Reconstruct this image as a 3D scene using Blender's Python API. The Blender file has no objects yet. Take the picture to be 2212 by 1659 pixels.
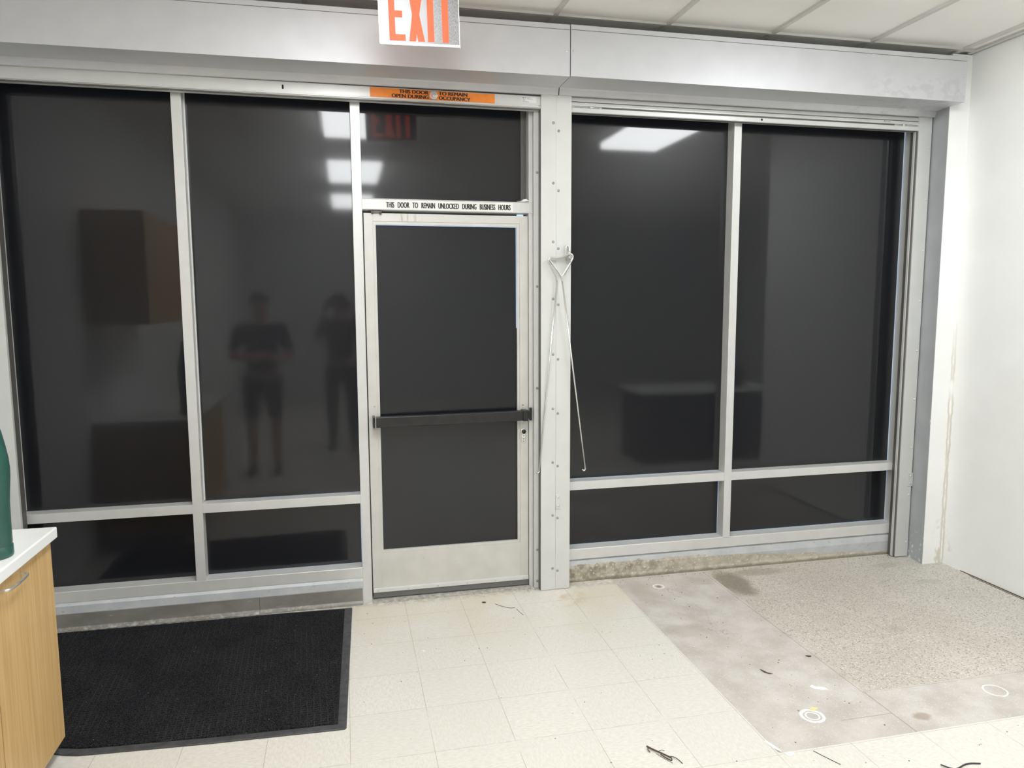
import bpy, bmesh, math, random
from mathutils import Vector, Matrix
random.seed(7)
S = bpy.context.scene
COL = S.collection
PI = math.pi

# ------------------------------------------------------------------ materials
def nm(name):
    m = bpy.data.materials.new(name); m.use_nodes = True
    nt = m.node_tree; b = nt.nodes['Principled BSDF']
    return m, nt, b
def N(nt, t, **kw):
    n = nt.nodes.new(t)
    for k, v in kw.items():
        if hasattr(n, k): setattr(n, k, v)
        else: n.inputs[k].default_value = v
    return n
def L(nt, a, b): nt.links.new(a, b)
def c4(c): return (c[0], c[1], c[2], 1)
def srgb(r, g, b):
    f = lambda v: (v/255/12.92) if v/255 <= .04045 else ((v/255+.055)/1.055)**2.4
    return (f(r), f(g), f(b))
def math_(nt, op, a, b=None, clamp=False):
    n = nt.nodes.new('ShaderNodeMath'); n.operation = op; n.use_clamp = clamp
    for i, v in enumerate((a, b)):
        if v is None: continue
        if isinstance(v, (int, float)): n.inputs[i].default_value = v
        else: nt.links.new(v, n.inputs[i])
    return n.outputs[0]
def mixc(nt, f, a, b):
    n = nt.nodes.new('ShaderNodeMix'); n.data_type = 'RGBA'
    for s, v in ((n.inputs[0], f), (n.inputs[6], a), (n.inputs[7], b)):
        if isinstance(v, (int, float)): s.default_value = v
        elif isinstance(v, tuple): s.default_value = c4(v)
        else: nt.links.new(v, s)
    return n.outputs[2]
def coords(nt):
    g = nt.nodes.new('ShaderNodeNewGeometry')
    s = nt.nodes.new('ShaderNodeSeparateXYZ'); nt.links.new(g.outputs['Position'], s.inputs[0])
    return g.outputs['Position'], s.outputs[0], s.outputs[1], s.outputs[2]
def noise(nt, vec, scale, detail=3, rough=.5, stretch=None):
    if stretch:
        mp = N(nt, 'ShaderNodeMapping'); mp.inputs['Scale'].default_value = stretch; L(nt, vec, mp.inputs[0]); vec = mp.outputs[0]
    n = N(nt, 'ShaderNodeTexNoise'); n.inputs['Scale'].default_value = scale; n.inputs['Detail'].default_value = detail
    n.inputs['Roughness'].default_value = rough; L(nt, vec, n.inputs['Vector']); return n.outputs['Fac']
def ramp(nt, v, a, b):     # smooth 0..1 between a and b
    n = N(nt, 'ShaderNodeMapRange'); n.interpolation_type = 'SMOOTHSTEP'
    n.inputs[1].default_value = a; n.inputs[2].default_value = b; L(nt, v, n.inputs[0]); return n.outputs[0]
def bump(nt, b, h, dist=.001, strength=1):
    n = N(nt, 'ShaderNodeBump'); n.inputs['Distance'].default_value = dist; n.inputs['Strength'].default_value = strength
    L(nt, h, n.inputs['Height']); L(nt, n.outputs[0], b.inputs['Normal'])
def simple(name, col, rough=.5, metal=0, var=0.0, vs=30, emis=None, es=0, ior=None):
    m, nt, b = nm(name)
    b.inputs['Base Color'].default_value = c4(col); b.inputs['Roughness'].default_value = rough; b.inputs['Metallic'].default_value = metal
    if ior: b.inputs['IOR'].default_value = ior
    if emis: b.inputs['Emission Color'].default_value = c4(emis); b.inputs['Emission Strength'].default_value = es
    if var:
        p, x, y, z = coords(nt)
        f = noise(nt, p, vs, 4)
        d = tuple(v*(1-var) for v in col); u = tuple(min(1, v*(1+var)) for v in col)
        L(nt, mixc(nt, ramp(nt, f, .3, .7), d, u), b.inputs['Base Color'])
    return m

M = {}
M['alu'] = simple('anodised aluminium', (.66,.66,.645), .38, .25, .025, 14)
M['alu_door'] = simple('door aluminium', (.60,.59,.555), .42, .2, .04, 10)
M['rail'] = simple('guide rail aluminium', (.66,.665,.648), .38, .2, .02, 10)
M['housing'] = None
M['rivet'] = simple('dull rivet', (.34,.34,.33), .45, .5)
M['steel'] = simple('bright steel', (.78,.78,.76), .25, .85)
M['nickel'] = simple('dark nickel', (.42,.41,.37), .3, .9)
M['black_plastic'] = simple('black plastic', (.012,.012,.013), .35)
M['bar'] = simple('dark bronze bar', (.028,.027,.027), .36, .3, .15, 25)
M['gap'] = simple('dark gap', (.02,.02,.02), .8)
M['brush'] = simple('dark brush seal', (.05,.05,.05), .7)
M['ink'] = simple('black ink', (.012,.012,.012), .5)
M['blueink'] = simple('blue ink', (.02,.06,.22), .5)
M['greyink'] = simple('grey ink', (.22,.22,.22), .5)
M['scuff'] = simple('scuff', (.38,.37,.34), .5)
M['label'] = simple('white label', (.80,.80,.77), .45)
M['orange'] = simple('orange label', srgb(242,140,48), .4, 0, .06, 18)
M['white_paint'] = None
M['darktrack'] = simple('dark track', (.13,.125,.115), .5, .3)
M['threshold'] = simple('threshold', (.45,.43,.39), .5, .3, .25, 40)
M['sweep'] = simple('grey door sweep', (.13,.13,.125), .6)
def m_rubber():
    m, nt, b = nm('mat rubber')
    p, x, y, z = coords(nt)
    col = mixc(nt, ramp(nt, noise(nt, p, 30, 4), .3, .7), (.040,.041,.043), (.075,.076,.078))
    dust = math_(nt, 'MULTIPLY', ramp(nt, noise(nt, p, 45, 5, .65), .38, .62), math_(nt, 'MULTIPLY', ramp(nt, y, -.075, -.05), ramp(nt, x, -.35, -.8)))
    col = mixc(nt, math_(nt, 'MULTIPLY', dust, .75), col, (.38,.36,.31))
    L(nt, col, b.inputs['Base Color']); b.inputs['Roughness'].default_value = .5
    return m
M['rubber'] = m_rubber()
M['green'] = simple('green plastic', (.022,.085,.066), .32, 0, .08, 20)
M['quartz'] = simple('white quartz', (.86,.87,.86), .22)
M['skin'] = simple('skin', (.45,.26,.18), .5)
M['skin2'] = simple('skin dark', (.30,.17,.11), .5)
M['navy'] = simple('navy cloth', (.02,.022,.03), .85)
M['charcoal'] = simple('charcoal cloth', (.022,.022,.024), .85)
M['hair'] = simple('dark hair', (.012,.01,.008), .6)
M['shoe'] = simple('black shoe', (.02,.02,.02), .5)
M['eye'] = simple('eye white', (.8,.8,.78), .3)
M['phone'] = simple('phone body', (.03,.03,.035), .2)
M['plenum'] = simple('plenum', (.03,.027,.024), .9)
M['tee'] = simple('ceiling tee', (.60,.59,.56), .5)
M['diffuser'] = simple('light diffuser', (.9,.9,.9), .5, 0, 0, 30, (.96,.985,1.0), 22.5)
M['light_frame'] = simple('light frame', (.8,.8,.78), .4)
M['exit_red'] = simple('exit letters', (.10,.012,.004), .7, 0, 0, 30, (1,.085,.025), 1.9)
M['exit_edge'] = simple('exit edge', (.6,.6,.61), .2, 0, 0, 30, (1,.95,.97), .1)
M['leaf'] = simple('dry leaf', (.06,.05,.035), .8)
M['twig'] = simple('dry twig', (.085,.055,.035), .8)
M['paper'] = simple('paper', (.85,.84,.79), .7)
M['yellow'] = simple('yellow scrap', (.75,.66,.30), .7)
M['crumb'] = simple('crumb', (.15,.13,.10), .9)
M['wire'] = simple('black wire', (.03,.03,.032), .4)
M['desk_dark'] = simple('dark laminate', (.05,.045,.04), .5)

def m_housing():
    m, nt, b = nm('shutter housing metal')
    p, x, y, z = coords(nt)
    f = ramp(nt, noise(nt, p, 9, 3), .25, .75)
    sm = math_(nt, 'MULTIPLY', ramp(nt, noise(nt, p, 16, 4, .6, (1,1,1.6)), .50, .56),
               math_(nt, 'MULTIPLY', ramp(nt, x, 2.75, 3.0), ramp(nt, z, 2.93, 2.84)))
    col = mixc(nt, f, (.60,.605,.625), (.63,.635,.655))
    col = mixc(nt, math_(nt, 'MULTIPLY', sm, .45), col, (.50,.505,.525))
    L(nt, col, b.inputs['Base Color']); b.inputs['Metallic'].default_value = .38; b.inputs['Roughness'].default_value = .52
    return m
M['housing'] = m_housing()
def m_wall():
    m, nt, b = nm('white wall paint')
    p, x, y, z = coords(nt)
    f = ramp(nt, noise(nt, p, 3.5, 5, .6), .3, .7)
    col = mixc(nt, f, (.865,.87,.855), (.895,.90,.89))
    # yellowed water marks running down the corner seam
    sgn = math_(nt, 'ADD', math_(nt, 'ADD', x, y), -3.405)
    seam = math_(nt, 'ABSOLUTE', sgn)
    wob = math_(nt, 'MULTIPLY', math_(nt, 'ADD', noise(nt, p, 9, 3, .6, (1,1,1)), -.5), .035)
    core = ramp(nt, math_(nt, 'ABSOLUTE', math_(nt, 'ADD', sgn, wob)), .010, .003)
    core = math_(nt, 'MULTIPLY', core, ramp(nt, noise(nt, p, 5, 2), .30, .5))
    core = math_(nt, 'MULTIPLY', core, ramp(nt, z, 1.7, 1.0))
    blot = math_(nt, 'MULTIPLY', ramp(nt, noise(nt, p, 22, 5, .65, (1,1,.55)), .54, .66),
                 math_(nt, 'MULTIPLY', ramp(nt, z, .42, .05), ramp(nt, seam, .10, .01)))
    st = math_(nt, 'MAXIMUM', math_(nt, 'MULTIPLY', core, .55), math_(nt, 'MULTIPLY', blot, .6))
    col = mixc(nt, st, col, (.52,.46,.33))
    L(nt, col, b.inputs['Base Color']); b.inputs['Roughness'].default_value = .55
    bump(nt, b, noise(nt, p, 90, 2), .0008, .4)
    return m
M['wall'] = m_wall()
M['backwall'] = simple('back wall paint', (.68,.68,.67), .6, 0, .03, 3)
def m_greypaint():
    m, nt, b = nm('grey jamb paint')
    p, x, y, z = coords(nt)
    f = ramp(nt, noise(nt, p, 6, 5), .3, .7)
    col = mixc(nt, f, (.375,.395,.41), (.42,.44,.45))
    chip = math_(nt, 'MULTIPLY', ramp(nt, noise(nt, p, 38, 4, .6), .60, .63), ramp(nt, z, .30, .02))
    chip2 = math_(nt, 'MULTIPLY', ramp(nt, noise(nt, p, 26, 4, .6, (1,1,.35)), .66, .68), ramp(nt, y, -.165, -.195))
    col = mixc(nt, math_(nt, 'MAXIMUM', chip, chip2), col, (.74,.75,.74))
    L(nt, col, b.inputs['Base Color']); b.inputs['Roughness'].default_value = .4
    return m
M['greypaint'] = m_greypaint()
def m_curb():
    m, nt, b = nm('painted curb')
    p, x, y, z = coords(nt)
    # right curb: grey paint above, bare stained plaster below a sloping ragged edge
    edge = math_(nt, 'MINIMUM', .108, math_(nt, 'ADD', math_(nt, 'MULTIPLY', x, -.064), .236))
    rag = math_(nt, 'MULTIPLY', math_(nt, 'ADD', noise(nt, p, 14, 5, .65), -.5), .055)
    bare = ramp(nt, math_(nt, 'SUBTRACT', math_(nt, 'ADD', edge, rag), z), -.002, .004)
    bare = math_(nt, 'MULTIPLY', bare, ramp(nt, x, 1.1, 1.2))
    g = ramp(nt, noise(nt, p, 8, 4), .3, .7)
    paint = mixc(nt, g, (.47,.49,.51), (.56,.575,.585))
    scuff = math_(nt, 'MULTIPLY', ramp(nt, noise(nt, p, 30, 5, .7, (1,1,2)), .60, .66), .5)
    paint = mixc(nt, scuff, paint, (.28,.27,.25))
    n1 = ramp(nt, noise(nt, p, 22, 5, .65), .35, .65)
    plaster = mixc(nt, n1, (.26,.235,.18), (.56,.52,.43))
    plaster = mixc(nt, math_(nt, 'MULTIPLY', ramp(nt, x, 1.55, 2.1), .5), plaster, (.60,.555,.46))
    n2 = ramp(nt, noise(nt, p, 60, 3, .6), .6, .68)
    plaster = mixc(nt, n2, plaster, (.70,.68,.62))
    dirt = ramp(nt, math_(nt, 'ADD', z, math_(nt, 'MULTIPLY', rag, .6)), .022, .004)
    plaster = mixc(nt, math_(nt, 'MULTIPLY', dirt, .7), plaster, (.13,.115,.085))
    L(nt, mixc(nt, bare, paint, plaster), b.inputs['Base Color']); b.inputs['Roughness'].default_value = .5
    bump(nt, b, noise(nt, p, 45, 4), .002, .5)
    return m
M['curb'] = m_curb()
def m_base():
    m, nt, b = nm('taupe vinyl base')
    p, x, y, z = coords(nt)
    f = ramp(nt, noise(nt, p, 5, 4, .6, (1,1,2)), .3, .7)
    col = mixc(nt, f, (.195,.185,.165), (.255,.245,.225))
    dust = math_(nt, 'MULTIPLY', ramp(nt, noise(nt, p, 40, 4, .6), .45, .7), math_(nt, 'MULTIPLY', ramp(nt, z, .03, .008), ramp(nt, x, .1, -.5)))
    scr = math_(nt, 'MULTIPLY', ramp(nt, noise(nt, p, 14, 4, .7, (1,1,4)), .64, .70), .5)
    col = mixc(nt, math_(nt, 'MAXIMUM', dust, scr), col, (.46,.44,.40))
    seam = math_(nt, 'LESS_THAN', math_(nt, 'ABSOLUTE', math_(nt, 'ADD', x, .50)), .0015)
    col = mixc(nt, seam, col, (.11,.10,.09))
    L(nt, col, b.inputs['Base Color']); b.inputs['Roughness'].default_value = .33
    return m
M['base'] = m_base()

XO, YO, T = -.0419, -1.4415, .3048
def m_tile():
    m, nt, b = nm('vinyl tile floor')
    p, x, y, z = coords(nt)
    u = math_(nt, 'DIVIDE', math_(nt, 'SUBTRACT', x, XO), T); v = math_(nt, 'DIVIDE', math_(nt, 'SUBTRACT', y, YO), T)
    iu = math_(nt, 'FLOOR', u); iv = math_(nt, 'FLOOR', v)
    fu = math_(nt, 'FRACT', u); fv = math_(nt, 'FRACT', v)
    du = math_(nt, 'MINIMUM', fu, math_(nt, 'SUBTRACT', 1.0, fu)); dv = math_(nt, 'MINIMUM', fv, math_(nt, 'SUBTRACT', 1.0, fv))
    lw = .0036
    line = math_(nt, 'MAXIMUM', math_(nt, 'LESS_THAN', du, lw), math_(nt, 'LESS_THAN', dv, lw*.8))
    line = math_(nt, 'MULTIPLY', line, ramp(nt, noise(nt, p, 5, 3), .28, .52))
    par = math_(nt, 'MODULO', math_(nt, 'ABSOLUTE', math_(nt, 'ADD', iu, iv)), 2.0)
    na = noise(nt, p, 120, 4, .7, (1,.35,1)); nb = noise(nt, p, 120, 4, .7, (.35,1,1))
    nn = math_(nt, 'ADD', math_(nt, 'MULTIPLY', na, par), math_(nt, 'MULTIPLY', nb, math_(nt, 'SUBTRACT', 1.0, par)))
    cmb = N(nt, 'ShaderNodeCombineXYZ'); L(nt, iu, cmb.inputs[0]); L(nt, iv, cmb.inputs[1])
    wn = N(nt, 'ShaderNodeTexWhiteNoise'); wn.noise_dimensions = '2D'; L(nt, cmb.outputs[0], wn.inputs['Vector'])
    col = mixc(nt, ramp(nt, nn, .36, .64), (.645,.615,.545), (.735,.715,.655))
    col = mixc(nt, math_(nt, 'MULTIPLY', wn.outputs['Value'], .30), col, (.64,.62,.56))
    # old wax gone yellow in front of the door, rust by the post
    wax = math_(nt, 'MULTIPLY', ramp(nt, noise(nt, p, 2.2, 3), .42, .66), ramp(nt, y, -.95, -.25))
    col = mixc(nt, math_(nt, 'MULTIPLY', wax, .45), col, (.62,.55,.40))
    dx = math_(nt, 'SUBTRACT', x, 1.17); dy = math_(nt, 'SUBTRACT', y, -.20)
    rr = math_(nt, 'SQRT', math_(nt, 'ADD', math_(nt, 'MULTIPLY', dx, dx), math_(nt, 'MULTIPLY', dy, dy)))
    rust = math_(nt, 'MULTIPLY', ramp(nt, rr, .16, .02), ramp(nt, noise(nt, p, 14, 4, .6), .40, .68))
    col = mixc(nt, math_(nt, 'MULTIPLY', rust, .6), col, (.50,.35,.16))
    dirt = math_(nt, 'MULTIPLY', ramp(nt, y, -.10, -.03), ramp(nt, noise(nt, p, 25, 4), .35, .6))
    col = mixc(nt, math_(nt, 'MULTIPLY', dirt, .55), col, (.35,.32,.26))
    col = mixc(nt, math_(nt, 'MULTIPLY', ramp(nt, noise(nt, p, 130, 2), .70, .74), .4), col, (.42,.39,.33))
    col = mixc(nt, math_(nt, 'MULTIPLY', line, .62), col, (.26,.23,.18))
    L(nt, col, b.inputs['Base Color']); b.inputs['Roughness'].default_value = .38
    return m
M['tile'] = m_tile()
def ring_mask(nt, x, y, cx, cy, r, w, vec):
    dx = math_(nt, 'SUBTRACT', x, cx); dy = math_(nt, 'SUBTRACT', y, cy)
    d = math_(nt, 'SQRT', math_(nt, 'ADD', math_(nt, 'MULTIPLY', dx, dx), math_(nt, 'MULTIPLY', dy, dy)))
    d = math_(nt, 'ADD', d, math_(nt, 'MULTIPLY', math_(nt, 'ADD', noise(nt, vec, 40, 3), -.5), w*1.6))
    return ramp(nt, math_(nt, 'ABSOLUTE', math_(nt, 'SUBTRACT', d, r)), w, w*.6)
def spot_mask(nt, x, y, cx, cy, rx, ry, vec, amp=.6, sc=18):
    dx = math_(nt, 'DIVIDE', math_(nt, 'SUBTRACT', x, cx), rx); dy = math_(nt, 'DIVIDE', math_(nt, 'SUBTRACT', y, cy), ry)
    d = math_(nt, 'SQRT', math_(nt, 'ADD', math_(nt, 'MULTIPLY', dx, dx), math_(nt, 'MULTIPLY', dy, dy)))
    d = math_(nt, 'ADD', d, math_(nt, 'MULTIPLY', math_(nt, 'ADD', noise(nt, vec, sc, 4, .6), -.5), amp*2))
    return ramp(nt, d, 1.0, .45)
def m_concrete():
    m, nt, b = nm('bare concrete')
    p, x, y, z = coords(nt)
    col = mixc(nt, ramp(nt, noise(nt, p, 6, 6, .6), .3, .7), (.455,.415,.37), (.60,.565,.52))
    col = mixc(nt, math_(nt, 'MULTIPLY', ramp(nt, noise(nt, p, 170, 3, .7), .52, .66), .30), col, (.40,.37,.33))
    col = mixc(nt, math_(nt, 'MULTIPLY', ramp(nt, noise(nt, p, 190, 2, .6), .62, .68), .6), col, (.80,.78,.73))
    col = mixc(nt, math_(nt, 'MULTIPLY', ramp(nt, noise(nt, p, 2.0, 3), .50, .70), .30), col, (.56,.49,.44))
    for cx, cy, r, w in ((1.762,-1.545,.043,.008), (1.762,-1.545,.026,.004), (2.636,-1.551,.045,.004), (1.72,-.157,.03,.006)):
        col = mixc(nt, math_(nt, 'MULTIPLY', ring_mask(nt, x, y, cx, cy, r, w, p), .9), col, (.83,.82,.77))
    col = mixc(nt, math_(nt, 'MULTIPLY', spot_mask(nt, x, y, 1.762, -1.545, .025, .025, p, .1), .5), col, (.45,.44,.40))
    col = mixc(nt, math_(nt, 'MULTIPLY', spot_mask(nt, x, y, 1.72, -.157, .02, .02, p, .2), .8), col, (.12,.10,.08))
    col = mixc(nt, math_(nt, 'MULTIPLY', spot_mask(nt, x, y, 2.184, -1.644, .05, .035, p, .5), .65), col, (.27,.21,.15))
    for cx, cy, a, bb in ((1.60,-.25,.09,.22), (1.62,-.72,.12,.10), (2.0,-.14,.10,.08)):
        col = mixc(nt, math_(nt, 'MULTIPLY', spot_mask(nt, x, y, cx, cy, a, bb, p, .8, 9), .40), col, (.38,.32,.26))
    crk = math_(nt, 'ABSOLUTE', math_(nt, 'ADD', math_(nt, 'SUBTRACT', x, 1.80), math_(nt, 'MULTIPLY', math_(nt, 'ADD', noise(nt, p, 5, 4, .6), -.5), .35)))
    crk = math_(nt, 'MULTIPLY', math_(nt, 'LESS_THAN', crk, .0014), ramp(nt, y, -1.0, -.85))
    col = mixc(nt, math_(nt, 'MULTIPLY', crk, .6), col, (.22,.19,.16))
    # saw cuts
    g1 = math_(nt, 'MULTIPLY', math_(nt, 'LESS_THAN', math_(nt, 'ABSOLUTE', math_(nt, 'SUBTRACT', x, 2.085)), .0028), math_(nt, 'LESS_THAN', y, -1.43))
    g2 = math_(nt, 'MULTIPLY', math_(nt, 'LESS_THAN', math_(nt, 'ABSOLUTE', math_(nt, 'ADD', y, 1.60)), .002), math_(nt, 'LESS_THAN', math_(nt, 'ABSOLUTE', math_(nt, 'SUBTRACT', x, 1.97)), .115))
    col = mixc(nt, math_(nt, 'MULTIPLY', math_(nt, 'MAXIMUM', g1, g2), .65), col, (.24,.22,.19))
    L(nt, col, b.inputs['Base Color']); b.inputs['Roughness'].default_value = .55
    return m
M['concrete'] = m_concrete()
def m_terrazzo():
    m, nt, b = nm('worn terrazzo')
    p, x, y, z = coords(nt)
    vo = N(nt, 'ShaderNodeTexVoronoi'); vo.inputs['Scale'].default_value = 150
    dn = N(nt, 'ShaderNodeTexNoise'); dn.inputs['Scale'].default_value = 90; L(nt, p, dn.inputs['Vector'])
    dm = N(nt, 'ShaderNodeVectorMath'); dm.operation = 'MULTIPLY_ADD'; dm.inputs[1].default_value = (.012,.012,.0); L(nt, dn.outputs['Color'], dm.inputs[0]); L(nt, p, dm.inputs[2])
    L(nt, dm.outputs[0], vo.inputs['Vector'])
    sp = N(nt, 'ShaderNodeSeparateColor'); L(nt, vo.outputs['Color'], sp.inputs[0])
    near = math_(nt, 'LESS_THAN', vo.outputs['Distance'], .46)
    base = mixc(nt, ramp(nt, noise(nt, p, 1.8, 4), .3, .7), (.515,.465,.405), (.575,.54,.475))
    base = mixc(nt, math_(nt, 'MULTIPLY', ramp(nt, x, 2.9, 3.5), .5), base, (.56,.56,.50))
    base = mixc(nt, math_(nt, 'MULTIPLY', ramp(nt, noise(nt, p, 120, 3), .45, .65), .35), base, (.42,.37,.31))
    col = mixc(nt, math_(nt, 'MULTIPLY', near, math_(nt, 'GREATER_THAN', sp.outputs[0], .74)), base, (.26,.235,.195))
    col = mixc(nt, math_(nt, 'MULTIPLY', near, math_(nt, 'LESS_THAN', sp.outputs[0], .13)), col, (.70,.67,.60))
    chips = ramp(nt, noise(nt, p, 13, 3, .6, (.45,1,1)), .735, .75)
    col = mixc(nt, math_(nt, 'MULTIPLY', chips, .85), col, (.84,.82,.77))
    stn = spot_mask(nt, x, y, 2.17, -.21, .13, .26, p, .35, 10)
    col = mixc(nt, math_(nt, 'MULTIPLY', stn, .72), col, (.155,.135,.09))
    st2 = spot_mask(nt, x, y, 2.40, -.08, .3, .07, p, .5, 8)
    col = mixc(nt, math_(nt, 'MULTIPLY', st2, .5), col, (.22,.20,.15))
    for cx, cy, a, bb in ((3.3,-.45,.10,.05), (2.65,-.95,.07,.05), (3.25,-.16,.12,.05)):
        col = mixc(nt, math_(nt, 'MULTIPLY', spot_mask(nt, x, y, cx, cy, a, bb, p, .6, 14), .45), col, (.36,.35,.29))
    L(nt, col, b.inputs['Base Color']); b.inputs['Roughness'].default_value = .5
    bump(nt, b, vo.outputs['Distance'], .0006, .5)
    return m
M['terrazzo'] = m_terrazzo()
def m_ceiling():
    m, nt, b = nm('ceiling tile')
    p, x, y, z = coords(nt)
    f = ramp(nt, noise(nt, p, 2.5, 4), .3, .7)
    col = mixc(nt, f, (.86,.84,.80), (.89,.875,.84))
    col = mixc(nt, math_(nt, 'MULTIPLY', ramp(nt, noise(nt, p, 260, 2), .60, .68), .12), col, (.45,.44,.42))
    L(nt, col, b.inputs['Base Color']); b.inputs['Roughness'].default_value = .75
    bump(nt, b, noise(nt, p, 200, 2), .0006, .5)
    return m
M['ceiling'] = m_ceiling()
def m_glass():
    m, nt, b = nm('dark filmed glass')
    b.inputs['Base Color'].default_value = (.006,.0068,.0095,1); b.inputs['Roughness'].default_value = .055; b.inputs['IOR'].default_value = 1.58
    b2 = nt.nodes.new('ShaderNodeBsdfPrincipled')
    b2.inputs['Base Color'].default_value = (.006,.0068,.0095,1); b2.inputs['Roughness'].default_value = .36; b2.inputs['IOR'].default_value = 1.62
    mx = nt.nodes.new('ShaderNodeMixShader'); mx.inputs[0].default_value = .34
    out = nt.nodes['Material Output']
    L(nt, b.outputs[0], mx.inputs[1]); L(nt, b2.outputs[0], mx.inputs[2]); L(nt, mx.outputs[0], out.inputs[0])
    return m
M['glass'] = m_glass()
def m_oak(name='oak veneer', axis_z=True):
    m, nt, b = nm(name)
    p, x, y, z = coords(nt)
    f = noise(nt, p, 75, 6, .65, (1,1,.03)); g = noise(nt, p, 330, 3, .6, (1,1,.018))
    col = mixc(nt, ramp(nt, f, .32, .68), (.52,.325,.13), (.645,.435,.20))
    col = mixc(nt, math_(nt, 'MULTIPLY', ramp(nt, g, .55, .70), .35), col, (.40,.235,.085))
    L(nt, col, b.inputs['Base Color']); b.inputs['Roughness'].default_value = .45
    return m
M['oak'] = m_oak()
def m_mat():
    m, nt, b = nm('ribbed mat carpet')
    p, x, y, z = coords(nt)
    px, py = .0262, .0165
    fu = math_(nt, 'ABSOLUTE', math_(nt, 'SUBTRACT', math_(nt, 'FRACT', math_(nt, 'DIVIDE', math_(nt, 'ADD', x, math_(nt, 'MULTIPLY', y, .05)), px)), .5))
    fv = math_(nt, 'ABSOLUTE', math_(nt, 'SUBTRACT', math_(nt, 'FRACT', math_(nt, 'DIVIDE', y, py)), .5))
    gr = math_(nt, 'MAXIMUM', ramp(nt, fu, .44, .475), ramp(nt, fv, .40, .46))
    n1 = noise(nt, p, 260, 3, .75)
    col = mixc(nt, ramp(nt, n1, .45, .62), (.0030,.0031,.0040), (.046,.046,.050))
    lo = ramp(nt, noise(nt, p, 5, 4), .35, .65)
    col = mixc(nt, math_(nt, 'MULTIPLY', gr, math_(nt, 'MULTIPLY', lo, .75)), col, (.055,.055,.056))
    lint = ramp(nt, noise(nt, p, 120, 1), .80, .82)
    col = mixc(nt, lint, col, (.45,.45,.44))
    L(nt, col, b.inputs['Base Color']); b.inputs['Roughness'].default_value = .9; b.inputs['Specular IOR Level'].default_value = .08
    bump(nt, b, math_(nt, 'SUBTRACT', n1, math_(nt, 'MULTIPLY', gr, .8)), .003, .8)
    return m
M['matcarpet'] = m_mat()
def m_exitpanel():
    m, nt, b = nm('exit sign panel')
    p, x, y, z = coords(nt)
    f = noise(nt, p, 420, 3, .7, (1,1,.5))
    k = math_(nt, 'MULTIPLY', ramp(nt, f, .42, .62), ramp(nt, x, .33, .40))
    L(nt, mixc(nt, k, (.21,.208,.21), (.115,.112,.108)), b.inputs['Base Color'])
    b.inputs['Roughness'].default_value = .35
    pass
    return m
M['exit_panel'] = m_exitpanel()
def m_sticker():
    m, nt, b = nm('dirty top rail paint')
    p, x, y, z = coords(nt)
    f = noise(nt, p, 60, 4, .6, (1,1,.14))
    k = math_(nt, 'MULTIPLY', ramp(nt, f, .52, .66), math_(nt, 'MULTIPLY', ramp(nt, x, .45, .27), ramp(nt, x, .24, .265)))
    L(nt, mixc(nt, math_(nt, 'MULTIPLY', k, .7), (.60,.59,.555), (.20,.17,.14)), b.inputs['Base Color']); b.inputs['Roughness'].default_value = .42; b.inputs['Metallic'].default_value = .2
    return m
M['dirty_rail'] = m_sticker()

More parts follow.
